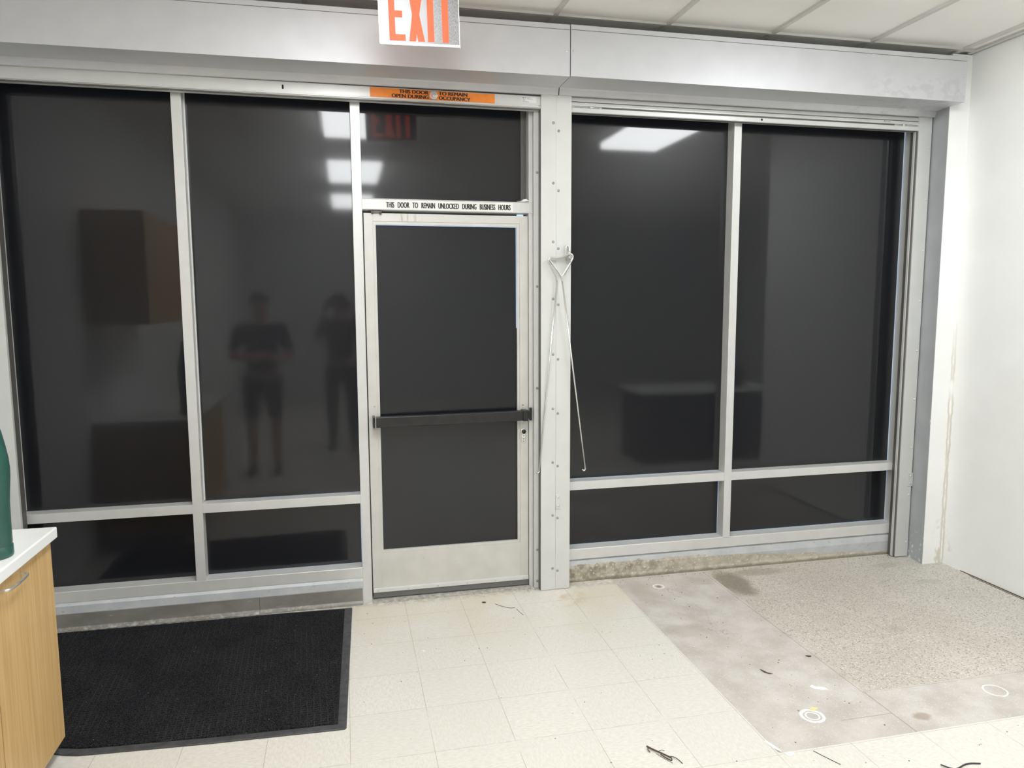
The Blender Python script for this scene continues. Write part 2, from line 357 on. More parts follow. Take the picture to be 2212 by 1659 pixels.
# ------------------------------------------------------------------ mesh helpers
class B:
    """collects shapes, in world coordinates, for one mesh object"""
    def __init__(s): s.bm = bmesh.new(); s.mi = 0
    def _faces(s, new):
        for f in new: f.material_index = s.mi
    def box(s, x0, x1, y0, y1, z0, z1, bev=0, seg=2):
        t = bmesh.new()
        vs = [t.verts.new((x, y, z)) for x in (x0, x1) for y in (y0, y1) for z in (z0, z1)]
        for q in ((0,1,3,2),(4,6,7,5),(0,4,5,1),(2,3,7,6),(0,2,6,4),(1,5,7,3)): t.faces.new([vs[i] for i in q])
        bmesh.ops.recalc_face_normals(t, faces=t.faces)
        if bev: bmesh.ops.bevel(t, geom=list(t.edges), offset=bev, segments=seg, affect='EDGES', profile=.5)
        s.add(t); return s
    def add(s, t, smooth=False):
        me = bpy.data.meshes.new('tmp'); t.to_mesh(me); t.free()
        n = len(s.bm.faces); s.bm.from_mesh(me); bpy.data.meshes.remove(me)
        s.bm.faces.ensure_lookup_table()
        for f in s.bm.faces[n:]:
            f.material_index = s.mi
            if smooth: f.smooth = True
    def prism(s, prof, x0, x1, bev=0):      # profile of (y,z), swept along x
        t = bmesh.new()
        a = [t.verts.new((x0, y, z)) for y, z in prof]; b = [t.verts.new((x1, y, z)) for y, z in prof]
        n = len(prof)
        for i in range(n): t.faces.new((a[i], a[(i+1) % n], b[(i+1) % n], b[i]))
        t.faces.new(a[::-1]); t.faces.new(b)
        bmesh.ops.recalc_face_normals(t, faces=t.faces)
        if bev: bmesh.ops.bevel(t, geom=list(t.edges), offset=bev, segments=2, affect='EDGES', profile=.5)
        s.add(t); return s
    def slab(s, poly, z0, z1, bev=0):        # polygon of (x,y), extruded in z
        t = bmesh.new()
        a = [t.verts.new((x, y, z0)) for x, y in poly]; b = [t.verts.new((x, y, z1)) for x, y in poly]
        n = len(poly)
        for i in range(n): t.faces.new((a[i], a[(i+1) % n], b[(i+1) % n], b[i]))
        t.faces.new(a[::-1]); t.faces.new(b)
        bmesh.ops.recalc_face_normals(t, faces=t.faces)
        if bev: bmesh.ops.bevel(t, geom=[e for e in t.edges if abs(e.verts[0].co.z-z1) < 1e-6 and abs(e.verts[1].co.z-z1) < 1e-6], offset=bev, segments=3, affect='EDGES', profile=.5)
        s.add(t); return s
    def lathe(s, prof, c, n=32, axis='z', caps=True):     # profile of (r,h)
        t = bmesh.new(); rings = []
        for r, h in prof:
            ring = []
            for k in range(n):
                a = 2*PI*k/n; p, q = r*math.cos(a), r*math.sin(a)
                co = {'z': (p, q, h), 'y': (p, h, q), 'x': (h, p, q)}[axis]
                ring.append(t.verts.new((c[0]+co[0], c[1]+co[1], c[2]+co[2])))
            rings.append(ring)
        for i in range(len(rings)-1):
            for k in range(n): t.faces.new((rings[i][k], rings[i][(k+1) % n], rings[i+1][(k+1) % n], rings[i+1][k]))
        if caps: t.faces.new(rings[0][::-1]); t.faces.new(rings[-1])
        bmesh.ops.recalc_face_normals(t, faces=t.faces)
        s.add(t, True); return s
    def tube(s, pts, r, n=10, smooth=3):
        P = [Vector(p) for p in pts]
        if smooth:                                   # round the corners
            for _ in range(smooth):
                Q = [P[0]]
                for i in range(len(P)-1):
                    Q.append(P[i].lerp(P[i+1], .25)); Q.append(P[i].lerp(P[i+1], .75))
                Q.append(P[-1]); P = Q
        t = bmesh.new(); rings = []; up = None
        for i, p in enumerate(P):
            d = (P[min(i+1, len(P)-1)]-P[max(i-1, 0)]).normalized()
            if up is None: up = d.orthogonal().normalized()
            up = (up - d*up.dot(d)).normalized(); w = d.cross(up)
            rr = r(i/(len(P)-1)) if callable(r) else r
            rings.append([t.verts.new(p+(up*math.cos(2*PI*k/n)+w*math.sin(2*PI*k/n))*rr) for k in range(n)])
        for i in range(len(rings)-1):
            for k in range(n): t.faces.new((rings[i][k], rings[i][(k+1) % n], rings[i+1][(k+1) % n], rings[i+1][k]))
        t.faces.new(rings[0][::-1]); t.faces.new(rings[-1])
        bmesh.ops.recalc_face_normals(t, faces=t.faces)
        s.add(t, True); return s
    def done(s, name, mats, parent=None, origin=None):
        if not isinstance(mats, (list, tuple)): mats = [mats]
        me = bpy.data.meshes.new(name)
        o = Vector(origin) if origin is not None else (Vector(root_loc(parent)) if parent else Vector((0,0,0)))
        for v in s.bm.verts: v.co -= o
        s.bm.to_mesh(me); s.bm.free()
        for m in mats: me.materials.append(M[m] if isinstance(m, str) else m)
        ob = bpy.data.objects.new(name, me); COL.objects.link(ob)
        if parent:
            ob.parent = parent
            if origin is not None: ob.location = o - Vector(root_loc(parent))
        elif origin is not None: ob.location = o
        return ob
def root_loc(o):
    v = Vector((0,0,0))
    while o is not None: v = v + o.location; o = o.parent
    return v
def tag(o, label=None, cat=None, group=None, kind=None):
    for k, v in (('label', label), ('category', cat), ('group', group), ('kind', kind)):
        if v: o[k] = v
    return o
def thing(name, loc, label, cat, group=None):
    o = bpy.data.objects.new(name, None); COL.objects.link(o); o.location = loc; o.empty_display_size = .05
    return tag(o, label, cat, group)
def struct_empty(name, loc, label=None, cat=None):
    o = bpy.data.objects.new(name, None); COL.objects.link(o); o.location = loc; o.empty_display_size = .05
    return tag(o, label, cat, None, 'structure')
def copies(proto, parent, pts):                       # proto already stands at pts[0]
    rl = root_loc(parent)
    for p in pts[1:]:
        c = proto.copy(); COL.objects.link(c); c.parent = parent; c.location = Vector(p)-rl
def copy_tree(o, parent=None):
    c = o.copy(); COL.objects.link(c); c.parent = parent
    for ch in [q for q in bpy.data.objects if q.parent == o]: copy_tree(ch, c)
    return c
def text(name, s, rect, y, mat, parent, bold=.0, tilt=None):
    """lettering lying on a vertical face that looks towards -y; rect = x0,x1,z0,z1"""
    lines = s if isinstance(s, list) else [(s, rect)]
    b = B()
    for st, (x0, x1, z0, z1) in lines:
        cu = bpy.data.curves.new('tmp', 'FONT'); cu.body = st; cu.resolution_u = 3
        ob = bpy.data.objects.new('tmp', cu); COL.objects.link(ob)
        dg = bpy.context.evaluated_depsgraph_get(); me = bpy.data.meshes.new_from_object(ob.evaluated_get(dg))
        xs = [v.co.x for v in me.vertices]; ys = [v.co.y for v in me.vertices]
        ax, bx, ay, by = min(xs), max(xs), min(ys), max(ys)
        for v in me.vertices:
            v.co = Vector((x0+(v.co.x-ax)/(bx-ax)*(x1-x0), y, z0+(v.co.y-ay)/(by-ay)*(z1-z0)))
        hw = bold*(z1-z0)
        for v in me.vertices: v.co.x = x0+hw+(v.co.x-x0)*(x1-x0-2*hw)/(x1-x0)
        for k in (-1, 0, 1):
            for v in me.vertices: v.co.x += hw*(-1 if k < 0 else 1); v.co.y -= .00002
            b.bm.from_mesh(me)
        bpy.data.objects.remove(ob); bpy.data.curves.remove(cu); bpy.data.meshes.remove(me)
    return b.done(name, mat, parent)

# ------------------------------------------------------------------ the setting
CZ = 3.072
XL, XR = -1.66, 3.615
def floor_build():
    b = B()
    def quad(x0, x1, y0, y1, z, mi):
        b.mi = mi
        v = [b.bm.verts.new(p) for p in ((x0,y0,z),(x1,y0,z),(x1,y1,z),(x0,y1,z))]
        b.bm.faces.new(v).material_index = mi
    def wall(xa, ya, xb, yb, mi=0):
        v = [b.bm.verts.new(p) for p in ((xa,ya,-.003),(xb,yb,-.003),(xb,yb,0),(xa,ya,0))]
        b.bm.faces.new(v).material_index = mi
    x5 = XO+5*T+.007; ye = -1.738
    quad(XL-.1, x5, -9.2, .12, 0, 0); quad(x5, 6.6, -9.2, ye, 0, 0)
    quad(x5, 2.085, ye, .12, -.003, 1); quad(2.085, 3.7, ye, -1.44, -.003, 1); quad(3.7, 6.6, ye, -1.44, -.003, 1)
    quad(2.085, 3.7, -1.44, .12, -.003, 2)
    wall(x5, ye, x5, .12); wall(x5, ye, 6.6, ye)
    o = b.done('floor', ['tile','concrete','terrazzo'])
    tag(o, kind='structure')
    b = B()
    for z, mi in ((-.06, 0),): b.box(XL-.2, 6.7, -9.3, .2, -.12, -.05)
    tag(b.done('trim_5', 'concrete'), kind='structure')
    # thin divider strips round the worn slab
    b = B(); b.box(2.078, 2.090, -1.44, .0, -.006, -.0012); b.box(2.078, 3.6, -1.446, -1.438, -.006, -.0016)
    tag(b.done('trim_6', 'concrete'), kind='structure')
floor_build()

def ceiling_build():
    b = B(); pass
    xs = [1.060+.61*k for k in range(-5, 11)]
    rows = [-.245, -1.24, -2.46, -3.68, -4.90, -6.12, -7.34, -8.56]
    x_hi = 6.6
    b.mi = 0
    b.box(XL-.1, 3.597, -9.3, .1, CZ+.012, CZ+.03)          # lay-in tiles, right edge a little short of the wall
    b.box(3.597, x_hi, -9.3, -1.75, CZ+.012, CZ+.03)
    b.mi = 1
    for x in xs:
        if XL < x < 3.6: b.box(x-.012, x+.012, -9.2, -.01, CZ, CZ+.0125)
        elif x < x_hi: b.box(x-.012, x+.012, -9.2, -1.8, CZ, CZ+.0125)
    for y in rows: b.box(XL, 3.597 if y > -1.75 else x_hi, y-.012, y+.012, CZ-.0006, CZ+.012)
    b.box(3.575, 3.597, -1.74, -.2, CZ-.001, CZ+.012)
    b.mi = 2; b.box(XL-.3, 6.8, -9.4, .3, CZ+.30, CZ+.34)
    tag(b.done('ceiling', ['ceiling','tee','plenum']), kind='structure')
ceiling_build()

def walls_build():
    H = CZ+.3
    b = B(); b.box(XL-.12, XL, -9.2, .12, -.01, H); tag(b.done('wall_left', 'wall'), kind='structure')
    b = B(); b.box(XR, XR+.12, -1.75, .12, -.01, H); b.slab([(3.4765,-.2),(XR+.01,-.2),(XR+.01,-.05),(3.4995,-.05)], -.01, CZ-.004)
    # the stub's painted inner side
    b.mi = 1; b.slab([(3.4745,-.2005),(3.4770,-.2005),(3.5000,-.050),(3.4975,-.050)], -.005, 2.80)
    b.mi = 0; b.box(3.50, XR+.01, -.06, .1, -.01, H)
    tag(b.done('wall_right', ['wall','greypaint']), kind='structure')
    b = B(); b.slab([(XR+.002,-.34),(XR-.0015,-.36),(XR-.004,-.75),(XR-.006,-1.2),(XR-.006,-1.748),(XR+.002,-1.748)], -.0029, .0018); b.slab([(XR-.016,-.45),(XR-.012,-.43),(XR-.018,-1.3),(XR-.022,-1.3)], -.0029, -.001)
    tag(b.done('trim_7', 'twig'), kind='structure')
    b = B(); b.box(XR+.12, 6.6, -1.75, -1.63, -.01, H); tag(b.done('wall_return', 'wall'), kind='structure')
    b = B(); b.box(6.5, 6.62, -9.2, -1.7, -.01, H); tag(b.done('wall_side', 'backwall'), kind='structure')
    b = B(); b.box(XL-.12, 6.62, -9.2, -9.08, -.01, H); tag(b.done('wall_back', 'backwall'), kind='structure')
    b = B(); b.box(XL-.12, XR+.1, .0, .12, 2.752, H); tag(b.done('wall_front', 'wall'), kind='structure')
    # curbs under the window rails
    b = B()
    b.prism([(.10,-.01),(.10,.143),(.004,.143),(-.012,.128),(-.014,.088),(-.012,-.01)], XL, .041)
    b.prism([(.10,-.01),(.10,.143),(.02,.143),(.006,.128),(.002,.09),(.012,.03),(.012,-.01)], 1.19, 3.44)
    tag(b.done('trim_1', 'curb'), kind='structure')
    b = B()
    b.prism([(-.012,.004),(-.034,.001),(-.034,.004),(-.026,.009),(-.0195,.020),(-.018,.088),(-.012,.090)], XL, .038)
    tag(b.done('baseboard_front', 'base'), kind='structure')
walls_build()

# ---------- storefront frames
GY = .072
def pane(parent, x0, x1, z0, z1, gl=.0, gr=.0, gb=.0, gt=.0, name='glass_pane'):
    b = B(); b.box(x0+gl-(0 if gl else .004), x1-gr+(0 if gr else .004), GY, GY+.006, z0+gb-(0 if gb else .004), z1-gt+(0 if gt else .004))
    return b.done(name, 'glass', parent)
def win_left():
    w = struct_empty('window_1', (-.78, .05, .143), 'dark shopfront glazing of four panes to the left of the door', 'window')
    bz = lambda nm_, *a: B().box(*a, bev=.0012).done(nm_, 'alu', w)
    bz('jamb', XL, -1.605, 0, .10, .143, 2.76)
    bz('mullion', -.811, -.763, 0, .10, .2, 2.76)
    bz('mullion', .041, .090, 0, .10, -.002, 2.76)
    bz('transom_bar', -1.605, -.811, 0.0008, .09, .561, .609); bz('transom_bar', -.763, .041, 0.0008, .09, .561, .609)
    b = B(); b.prism([(.0,.143),(.0,.198),(.002,.200),(.076,.204),(.09,.204),(.09,.143)], -1.605, .041); b.done('sill_rail', 'alu', w)
    pane(w, -1.605, -.811, .609, 2.74, gl=.0015); pane(w, -.763, .041, .609, 2.74, gb=.001)
    pane(w, -1.605, -.811, .204, .561); pane(w, -.763, .041, .204, .561, gb=.002, gr=.001)
    # rubber glazing beads beside the panes
    b = B(); b.box(-1.605, -1.600, .060, .0735, .615, 2.74); b.box(-.763, -.758, .058, .0715, .615, 2.74); b.done('glazing_bead', 'alu', w)
win_left()
def win_right():
    w = struct_empty('window_2', (2.23, .05, .143), 'dark shopfront glazing of four panes between post and right wall', 'window')
    bz = lambda nm_, *a: B().box(*a, bev=.0012).done(nm_, 'alu', w)
    bz('jamb', 1.170, 1.2045, .02, .10, .143, 2.76); bz('jamb', 3.414, 3.50, 0, .10, .143, 2.76)
    bz('mullion', 2.207, 2.255, 0, .10, .2, 2.76)
    bz('transom_bar', 1.2045, 2.207, .0008, .09, .559, .609); bz('transom_bar', 2.255, 3.414, .0008, .09, .559, .609)
    b = B(); b.prism([(.0,.143),(.0,.203),(.002,.205),(.076,.209),(.09,.209),(.09,.143)], 1.2045, 3.414); b.done('sill_rail', 'alu', w)
    pane(w, 1.2045, 2.207, .609, 2.74, gb=.002, gr=.0); pane(w, 2.255, 3.414, .609, 2.74, gr=.005)
    pane(w, 1.2045, 2.207, .209, .559, gb=.002, gr=.003); pane(w, 2.255, 3.414, .209, .559, gb=.0025, gr=.004)
win_right()
def win_top():
    w = struct_empty('window_3', (.54, .05, 2.125), 'wide dark transom pane above the glass door', 'window')
    b = B(); b.prism([(.0,2.128),(-.001,2.131),(-.001,2.180),(.003,2.186),(.076,2.192),(.09,2.192),(.09,2.124),(.02,2.124)], .090, 1.0015)
    bar = b.done('head_rail', 'alu', w)
    b = B(); b.box(.2, .895, -.0022, -.0008, 2.131, 2.178); s = b.done('door_notice', 'label', w); s['label'] = 'white strip reading this door to remain unlocked during business hours'
    text('lettering', 'THIS DOOR TO REMAIN UNLOCKED DURING BUSINESS HOURS'.replace(' ', '   '), (.213,.882,2.1395,2.1685), -.0030, 'ink', s, .045)
    pane(w, .090, .985, 2.192, 2.74, gb=.001)
    B().box(.985, 1.0078, .004, .10, -.002, 2.76, bev=.001).done('jamb', 'alu', w); B().box(1.0079, 1.169, .006, .10, -.002, 2.76).done('leak_filler', 'darktrack', w)  # filler added behind the post to keep daylight from leaking past it
    b = B(); b.box(.954, .985, .056, .0715, 2.192, 2.74); b.box(.972, .976, .048, .057, 2.192, 2.74); b.done('glazing_bead', 'darktrack', w)
    # strip of torn foil left on the right end of the rail
    b = B(); t = bmesh.new()
    pts = [(.915,2.1885),(.945,2.192),(.953,2.200),(.972,2.203),(.985,2.192),(.960,2.1885)]
    vs = [t.verts.new((x, .0-.001, z)) for x, z in pts]; t.faces.new(vs)
    r = bmesh.ops.extrude_face_region(t, geom=list(t.faces)); bmesh.ops.translate(t, verts=[v for v in r['geom'] if isinstance(v, bmesh.types.BMVert)], vec=(0,.002,0))
    bmesh.ops.recalc_face_normals(t, faces=t.faces); b.add(t); b.done('torn_film', 'label', w)
win_top()
def door_build():
    d = struct_empty('door_1', (.54, .03, .01), 'aluminium shop door with dark glass and a black push bar', 'door')
    y0, y1 = .014, .058
    b = B()
    b.box(.0965, .1435, y0, y1, .045, 2.112, bev=.001); b.box(.935, .9825, y0, y1, .045, 2.112, bev=.001)
    b.box(.1435, .935, y0+.0006, y1, .045, .268, bev=.0006)
    b.done('door_frame', 'alu_door', d)
    b = B(); b.box(.1435, .935, y0+.0006, y1, 2.070, 2.112, bev=.0006); b.done('top_rail', 'dirty_rail', d)
    b = B()       # glazing stops
    for a in ((.1435,.158,.268,2.07),(.9205,.935,.268,2.07)): b.box(a[0],a[1],y0+.003,.034,a[2],a[3], bev=.001)
    for a in ((.158,.9205,.268,.283),(.158,.9205,2.053,2.07)): b.box(a[0],a[1],y0+.003,.034,a[2],a[3], bev=.001)
    b.done('glazing_bead', 'alu_door', d)
    b = B(); b.box(.153, .9187, .034, .040, .2825, 2.0515); b.done('glass_pane', 'glass', d)
    # push bar, its right end lifted a little
    def tilt(o):
        for v in o.data.vertices:
            xx = v.co.x + .54; v.co.z += (xx-.117)*.0075
    b = B(); b.box(.128, .940, -.046, -.006, .980, 1.036, bev=.004); b.box(.150, .930, -.006, .012, .994, 1.024, bev=.002)
    pb = b.done('push_bar', 'bar', d); tilt(pb)
    b = B(); b.box(.116, .1285, -.048, .0135, .978, 1.038, bev=.003); e = b.done('end_cap', 'black_plastic', pb); tilt(e)
    b = B(); b.box(.1286, .1315, -.0475, .0, .979, 1.037); e = b.done('end_band', 'steel', pb); tilt(e)
    b = B(); b.box(.939, .968, -.049, .0135, .977, 1.039, bev=.003); e = b.done('latch_case', 'black_plastic', pb); tilt(e)
    b = B(); b.box(.9855, .999, -.012, .003, .974, 1.046, bev=.002); b.box(.969, .986, -.02, -.008, .985, 1.03, bev=.002); e = b.done('strike', 'black_plastic', pb); tilt(e)
    b = B(); b.lathe([(.0125,.016),(.0125,-.002),(.0115,-.004)], (.9535,0,.917), 24, 'y'); b.lathe([(.0155,.015),(.0155,.009),(.014,.008)], (.9525,0,.917), 24, 'y')
    b.mi = 1; b.lathe([(.0118,-.003),(.0118,-.0052)], (.9535,0,.917), 24, 'y')
    b.done('lock_cylinder', ['steel','black_plastic'], d)
    b = B(); b.box(.9445, .9655, .008, .015, .852, .902, bev=.002); ip = b.done('lock_indicator', 'steel', d)
    b = B(); b.box(.9465, .9635, .0068, .0085, .884, .900); b.done('indicator_window', 'label', ip)
    b = B()
    b.box(.951, .959, .0072, .0082, .872, .875); b.lathe([(.0028,.0078),(.0028,.0062)], (.955,0,.891), 12, 'y'); b.box(.9505, .958, .0072, .0082, .858, .8615); b.done('indicator_mark', 'ink', ip)
    b = B(); b.lathe([(.0045,.0145),(.004,.011),(.002,.0098)], (.129,0,1.089), 14, 'y'); b.done('screw', 'steel', d)
    b = B(); b.lathe([(.0035,.0146),(.0035,.0135)], (.9525,0,1.066), 12, 'y'); b.lathe([(.002,.0146),(.002,.0135)], (.9525,0,1.050), 10, 'y'); b.done('screw_hole', 'ink', d)
    b = B(); b.box(.135, .190, .004, .018, 2.112, 2.123); b.lathe([(.007,.014),(.007,.0)], (.142,0,2.113), 14, 'y'); b.lathe([(.007,.014),(.007,.0)], (.184,0,2.111), 14, 'y'); b.done('pivot', 'darktrack', d)
    # sweep
    b = B(); b.box(.0970, .982, .004, .016, .047, .070, bev=.002); sw = b.done('door_sweep', 'alu', d)
    b = B(); b.box(.0975, .9815, .0085, .0145, .016, .047); b.done('sweep_blade', 'sweep', sw)
    pts = [(.125+.165*k, .004, .0585) for k in range(6)]
    b = B(); b.lathe([(.0045,.0005),(.0042,-.002),(.002,-.0032)], pts[0], 12, 'y'); s = b.done('screw', 'steel', sw, origin=pts[0]); copies(s, sw, pts)
    b = B(); b.prism([(-.03,-.002),(-.03,.003),(.0,.011),(.06,.011),(.10,.003),(.10,-.002)], .09, .99); b.done('threshold', 'threshold', d)
    b = B(); b.box(.0902, .110, .060, .075, .011, 2.123); b.box(.110, .93, .060, .075, 2.09, 2.123)
    b.box(.970, .9848, .060, .075, .011, .825); b.box(.970, .9848, .060, .075, .935, 1.62); b.box(.970, .983, .060, .075, 1.62, 2.123); b.box(.110, .97, .060, .075, .011, .055)
    b.done('leak_blocker', 'darktrack', d)  # strips added behind the leaf to block and shape the daylight leaks
    b = B(); b.box(.9176, .9212, .030, .0395, .2835, 1.50); b.done('leak_mask', 'black_plastic', d)  # dark strip added so daylight leaks only along the upper glass edge
    b = B(); rr = random.Random(3)
    b.box(.3795, .3815, y0-.0003, y0+.002, .215, .228)
    b.box(.55, .566, y0-.0002, y0+.002, .188, .1888); b.done('scuff', 'scuff', d)
door_build()

# ------------------------------------------------------------------ roller shutters
def screw_at(parent, p, r=.006, mat='steel', name='screw'):
    b = B(); b.lathe([(r,.0005),(r*.9,-.0018),(r*.4,-.003)], p, 14, 'y'); return b.done(name, mat, parent, origin=p)
def rivets(parent, pts, mat='rivet'):
    p = pts[0]
    b = B(); b.lathe([(.0075,.0005),(.0072,-.0018),(.005,-.0036),(.0022,-.0042)], p, 16, 'y')
    o = b.done('rivet', mat, parent, origin=p); copies(o, parent, pts)
def housing(parent, x0, x1, zb, slope, endcap=False, lip=None):
    """box of folded sheet: front, sloping fold at the top, soffit and the rolled lip behind it"""
    f = -.305
    b = B()
    b.prism([(f,zb),(f,zb+.222),(f+.001,zb+.2235),(f,zb+.225),(f,zb+.247),(f+.004,zb+.25),(-.02,zb+.25),(-.02,zb+.235),(f+.012,zb+.235),(f+.012,zb+.012),(-.10,zb+.012),(-.10,zb)], x0, x1)
    o = b.done('housing', 'housing', parent)
    b = B(); b.box(x0+.003, x1-.003, f-.0006, f+.002, zb+.2225, zb+.2245); s1 = b.done('fold_line', 'darktrack', o)
    b = B(); x0l, x1l = lip
    b.prism([(-.104,zb-.001),(-.100,zb+.004),(-.092,zb+.003),(-.087,zb-.004),(-.083,zb-.016),(-.078,zb-.030),(-.062,zb-.030),(-.060,zb+.02),(-.104,zb+.02)], x0l, x1l)
    l = b.done('lip', 'housing', parent)
    if slope:
        for q in (o, s1, l):
            for v in q.data.vertices: v.co.z += (v.co.x+root_loc(parent).x-x1)*slope
    return o
def guide(parent, name, x0, x1, y0, z1, extra=None, y1=.0):
    b = B(); b.box(x0, x1, y0, y1, .002, z1, bev=.0015)
    return b.done(name, 'rail', parent)

def shutter_left():
    t = thing('roller_shutter', (-.25, -.06, 2.66), 'rolled-up metal shutter over the glass door with orange warning sticker', 'roller shutter', 'rolled-up security shutters')
    h = housing(t, XL+.002, 1.1215, 2.768, .0045, lip=(XL+.002, 1.126))
    screw_at(h, (1.103, -.3055, 2.888), .005)
    # inner plates behind the lip
    b = B(); b.box(XL+.002, 1.036, -.058, -.02, 2.731, 2.80); b.done('seal_strip', 'brush', t)
    b = B()
    for z in (2.7375, 2.7435): b.box(XL+.002, 1.034, -.0605, -.05, z-.0008, z+.0008)
    b.done('slat', 'darktrack', t)
    b = B(); b.prism([(-.058,2.731),(-.060,2.729),(-.060,2.679),(-.064,2.677),(-.064,2.672),(-.060,2.670),(-.060,2.6625),(-.030,2.6605),(-.018,2.6605),(-.018,2.731)], XL+.004, 1.0345)
    bar = b.done('bottom_bar', 'rail', t)
    b = B(); b.box(XL+.004, 1.0345, -.0612, -.05, 2.6608, 2.6668); b.box(XL+.004, 1.0345, -.0605, -.055, 2.6695, 2.6708); b.done('weather_strip', 'darktrack', bar)
    b = B(); b.box(-.2845, -.2755, -.0606, -.058, 2.698, 2.708, bev=.0002); b.lathe([(.0045,-.058),(.0045,-.0606)], (-.28,0,2.698), 14, 'y'); b.lathe([(.0045,-.058),(.0045,-.0606)], (-.28,0,2.710), 14, 'y'); b.done('key_slot', 'ink', bar)
    b = B(); b.box(.142, .786, -.0611, -.0600, 2.681, 2.7265)
    st = b.done('warning_sticker', 'orange', bar); st['label'] = 'orange sticker reading this door to remain open during occupancy'
    text('lettering', [('THIS DOOR', (.288,.439,2.7060,2.7240)), ('OPEN DURING', (.250,.439,2.6835,2.7015))], None, -.0619, 'ink', st, .08)
    text('lettering', [('TO REMAIN', (.490,.641,2.7060,2.7240)), ('OCCUPANCY', (.490,.657,2.6835,2.7015))], None, -.0619, 'ink', st, .08)
    b = B(); b.lathe([(.0225,-.059),(.0225,-.066),(.020,-.069),(.0185,-.0695)], (.4635,0,2.704), 32, 'y')
    lk = b.done('lock_cylinder', 'steel', bar)
    b = B(); b.lathe([(.0105,-.069),(.0105,-.072),(.009,-.073)], (.469,0,2.701), 20, 'y'); pl = b.done('key_plug', 'steel', lk)
    # maker's label
    b = B(); b.box(.934, 1.012, -.0608, -.0600, 2.694, 2.724); lb = b.done('maker_label', 'label', bar)
    b = B(); b.box(.937, .9425, -.0612, -.0606, 2.7155, 2.7215); b.done('logo', 'blueink', lb)
    text('lettering', 'QMI', (.9445,.957,2.7158,2.7208), -.0613, 'blueink', lb, .05)
    b = B()
    for x0, x1, z in ((.961,.980,2.7195),(.961,.970,2.7155),(.961,.989,2.7125),(.937,.952,2.7105),(.937,.950,2.7065),(.937,.945,2.7030)): b.box(x0, x1, -.0612, -.0606, z-.0007, z+.0007)
    for k in range(4): b.box(.937+.0085*k, .943+.0085*k, -.0612, -.0606, 2.6965, 2.6995)
    b.done('small_print', 'greyink', lb)
    b = B(); b.lathe([(.004,-.0595),(.004,-.0612)], (1.0265,0,2.680), 12, 'y'); b.done('screw', 'nickel', bar)
    # guides
    g = guide(t, 'guide_rail', 1.0355, 1.1205, -.0685, 2.742)
    rivets(g, [(1.104, -.0685, z) for z in (2.596,2.281,1.969,1.661,1.355,1.051,.746,.440,.128)])
    b = B(); b.box(1.040, 1.075, -.073, -.0684, 2.728, 2.745); b.done('bracket', 'rail', g)
    b = B(); b.box(1.008, 1.0352, -.026, -.001, .002, 2.662, bev=.001); b.mi = 1; b.box(1.0325, 1.0358, -.060, -.02, .002, 2.66)
    s = b.done('track_strip', ['rail','darktrack'], t)
    rivets(s, [(1.0245, -.026, z) for z in (2.341,1.729,1.164,.686,.230,.045)])
    b = B(); b.box(-1.657, -1.576, -.0685, -.001, .002, 2.742, bev=.0015); g2 = b.done('guide_rail', 'rail', t)
    b = B(); b.box(-1.6, -1.5755, -.05, -.0012, .002, 2.66); b.done('track_lining', 'darktrack', g2)
shutter_left()
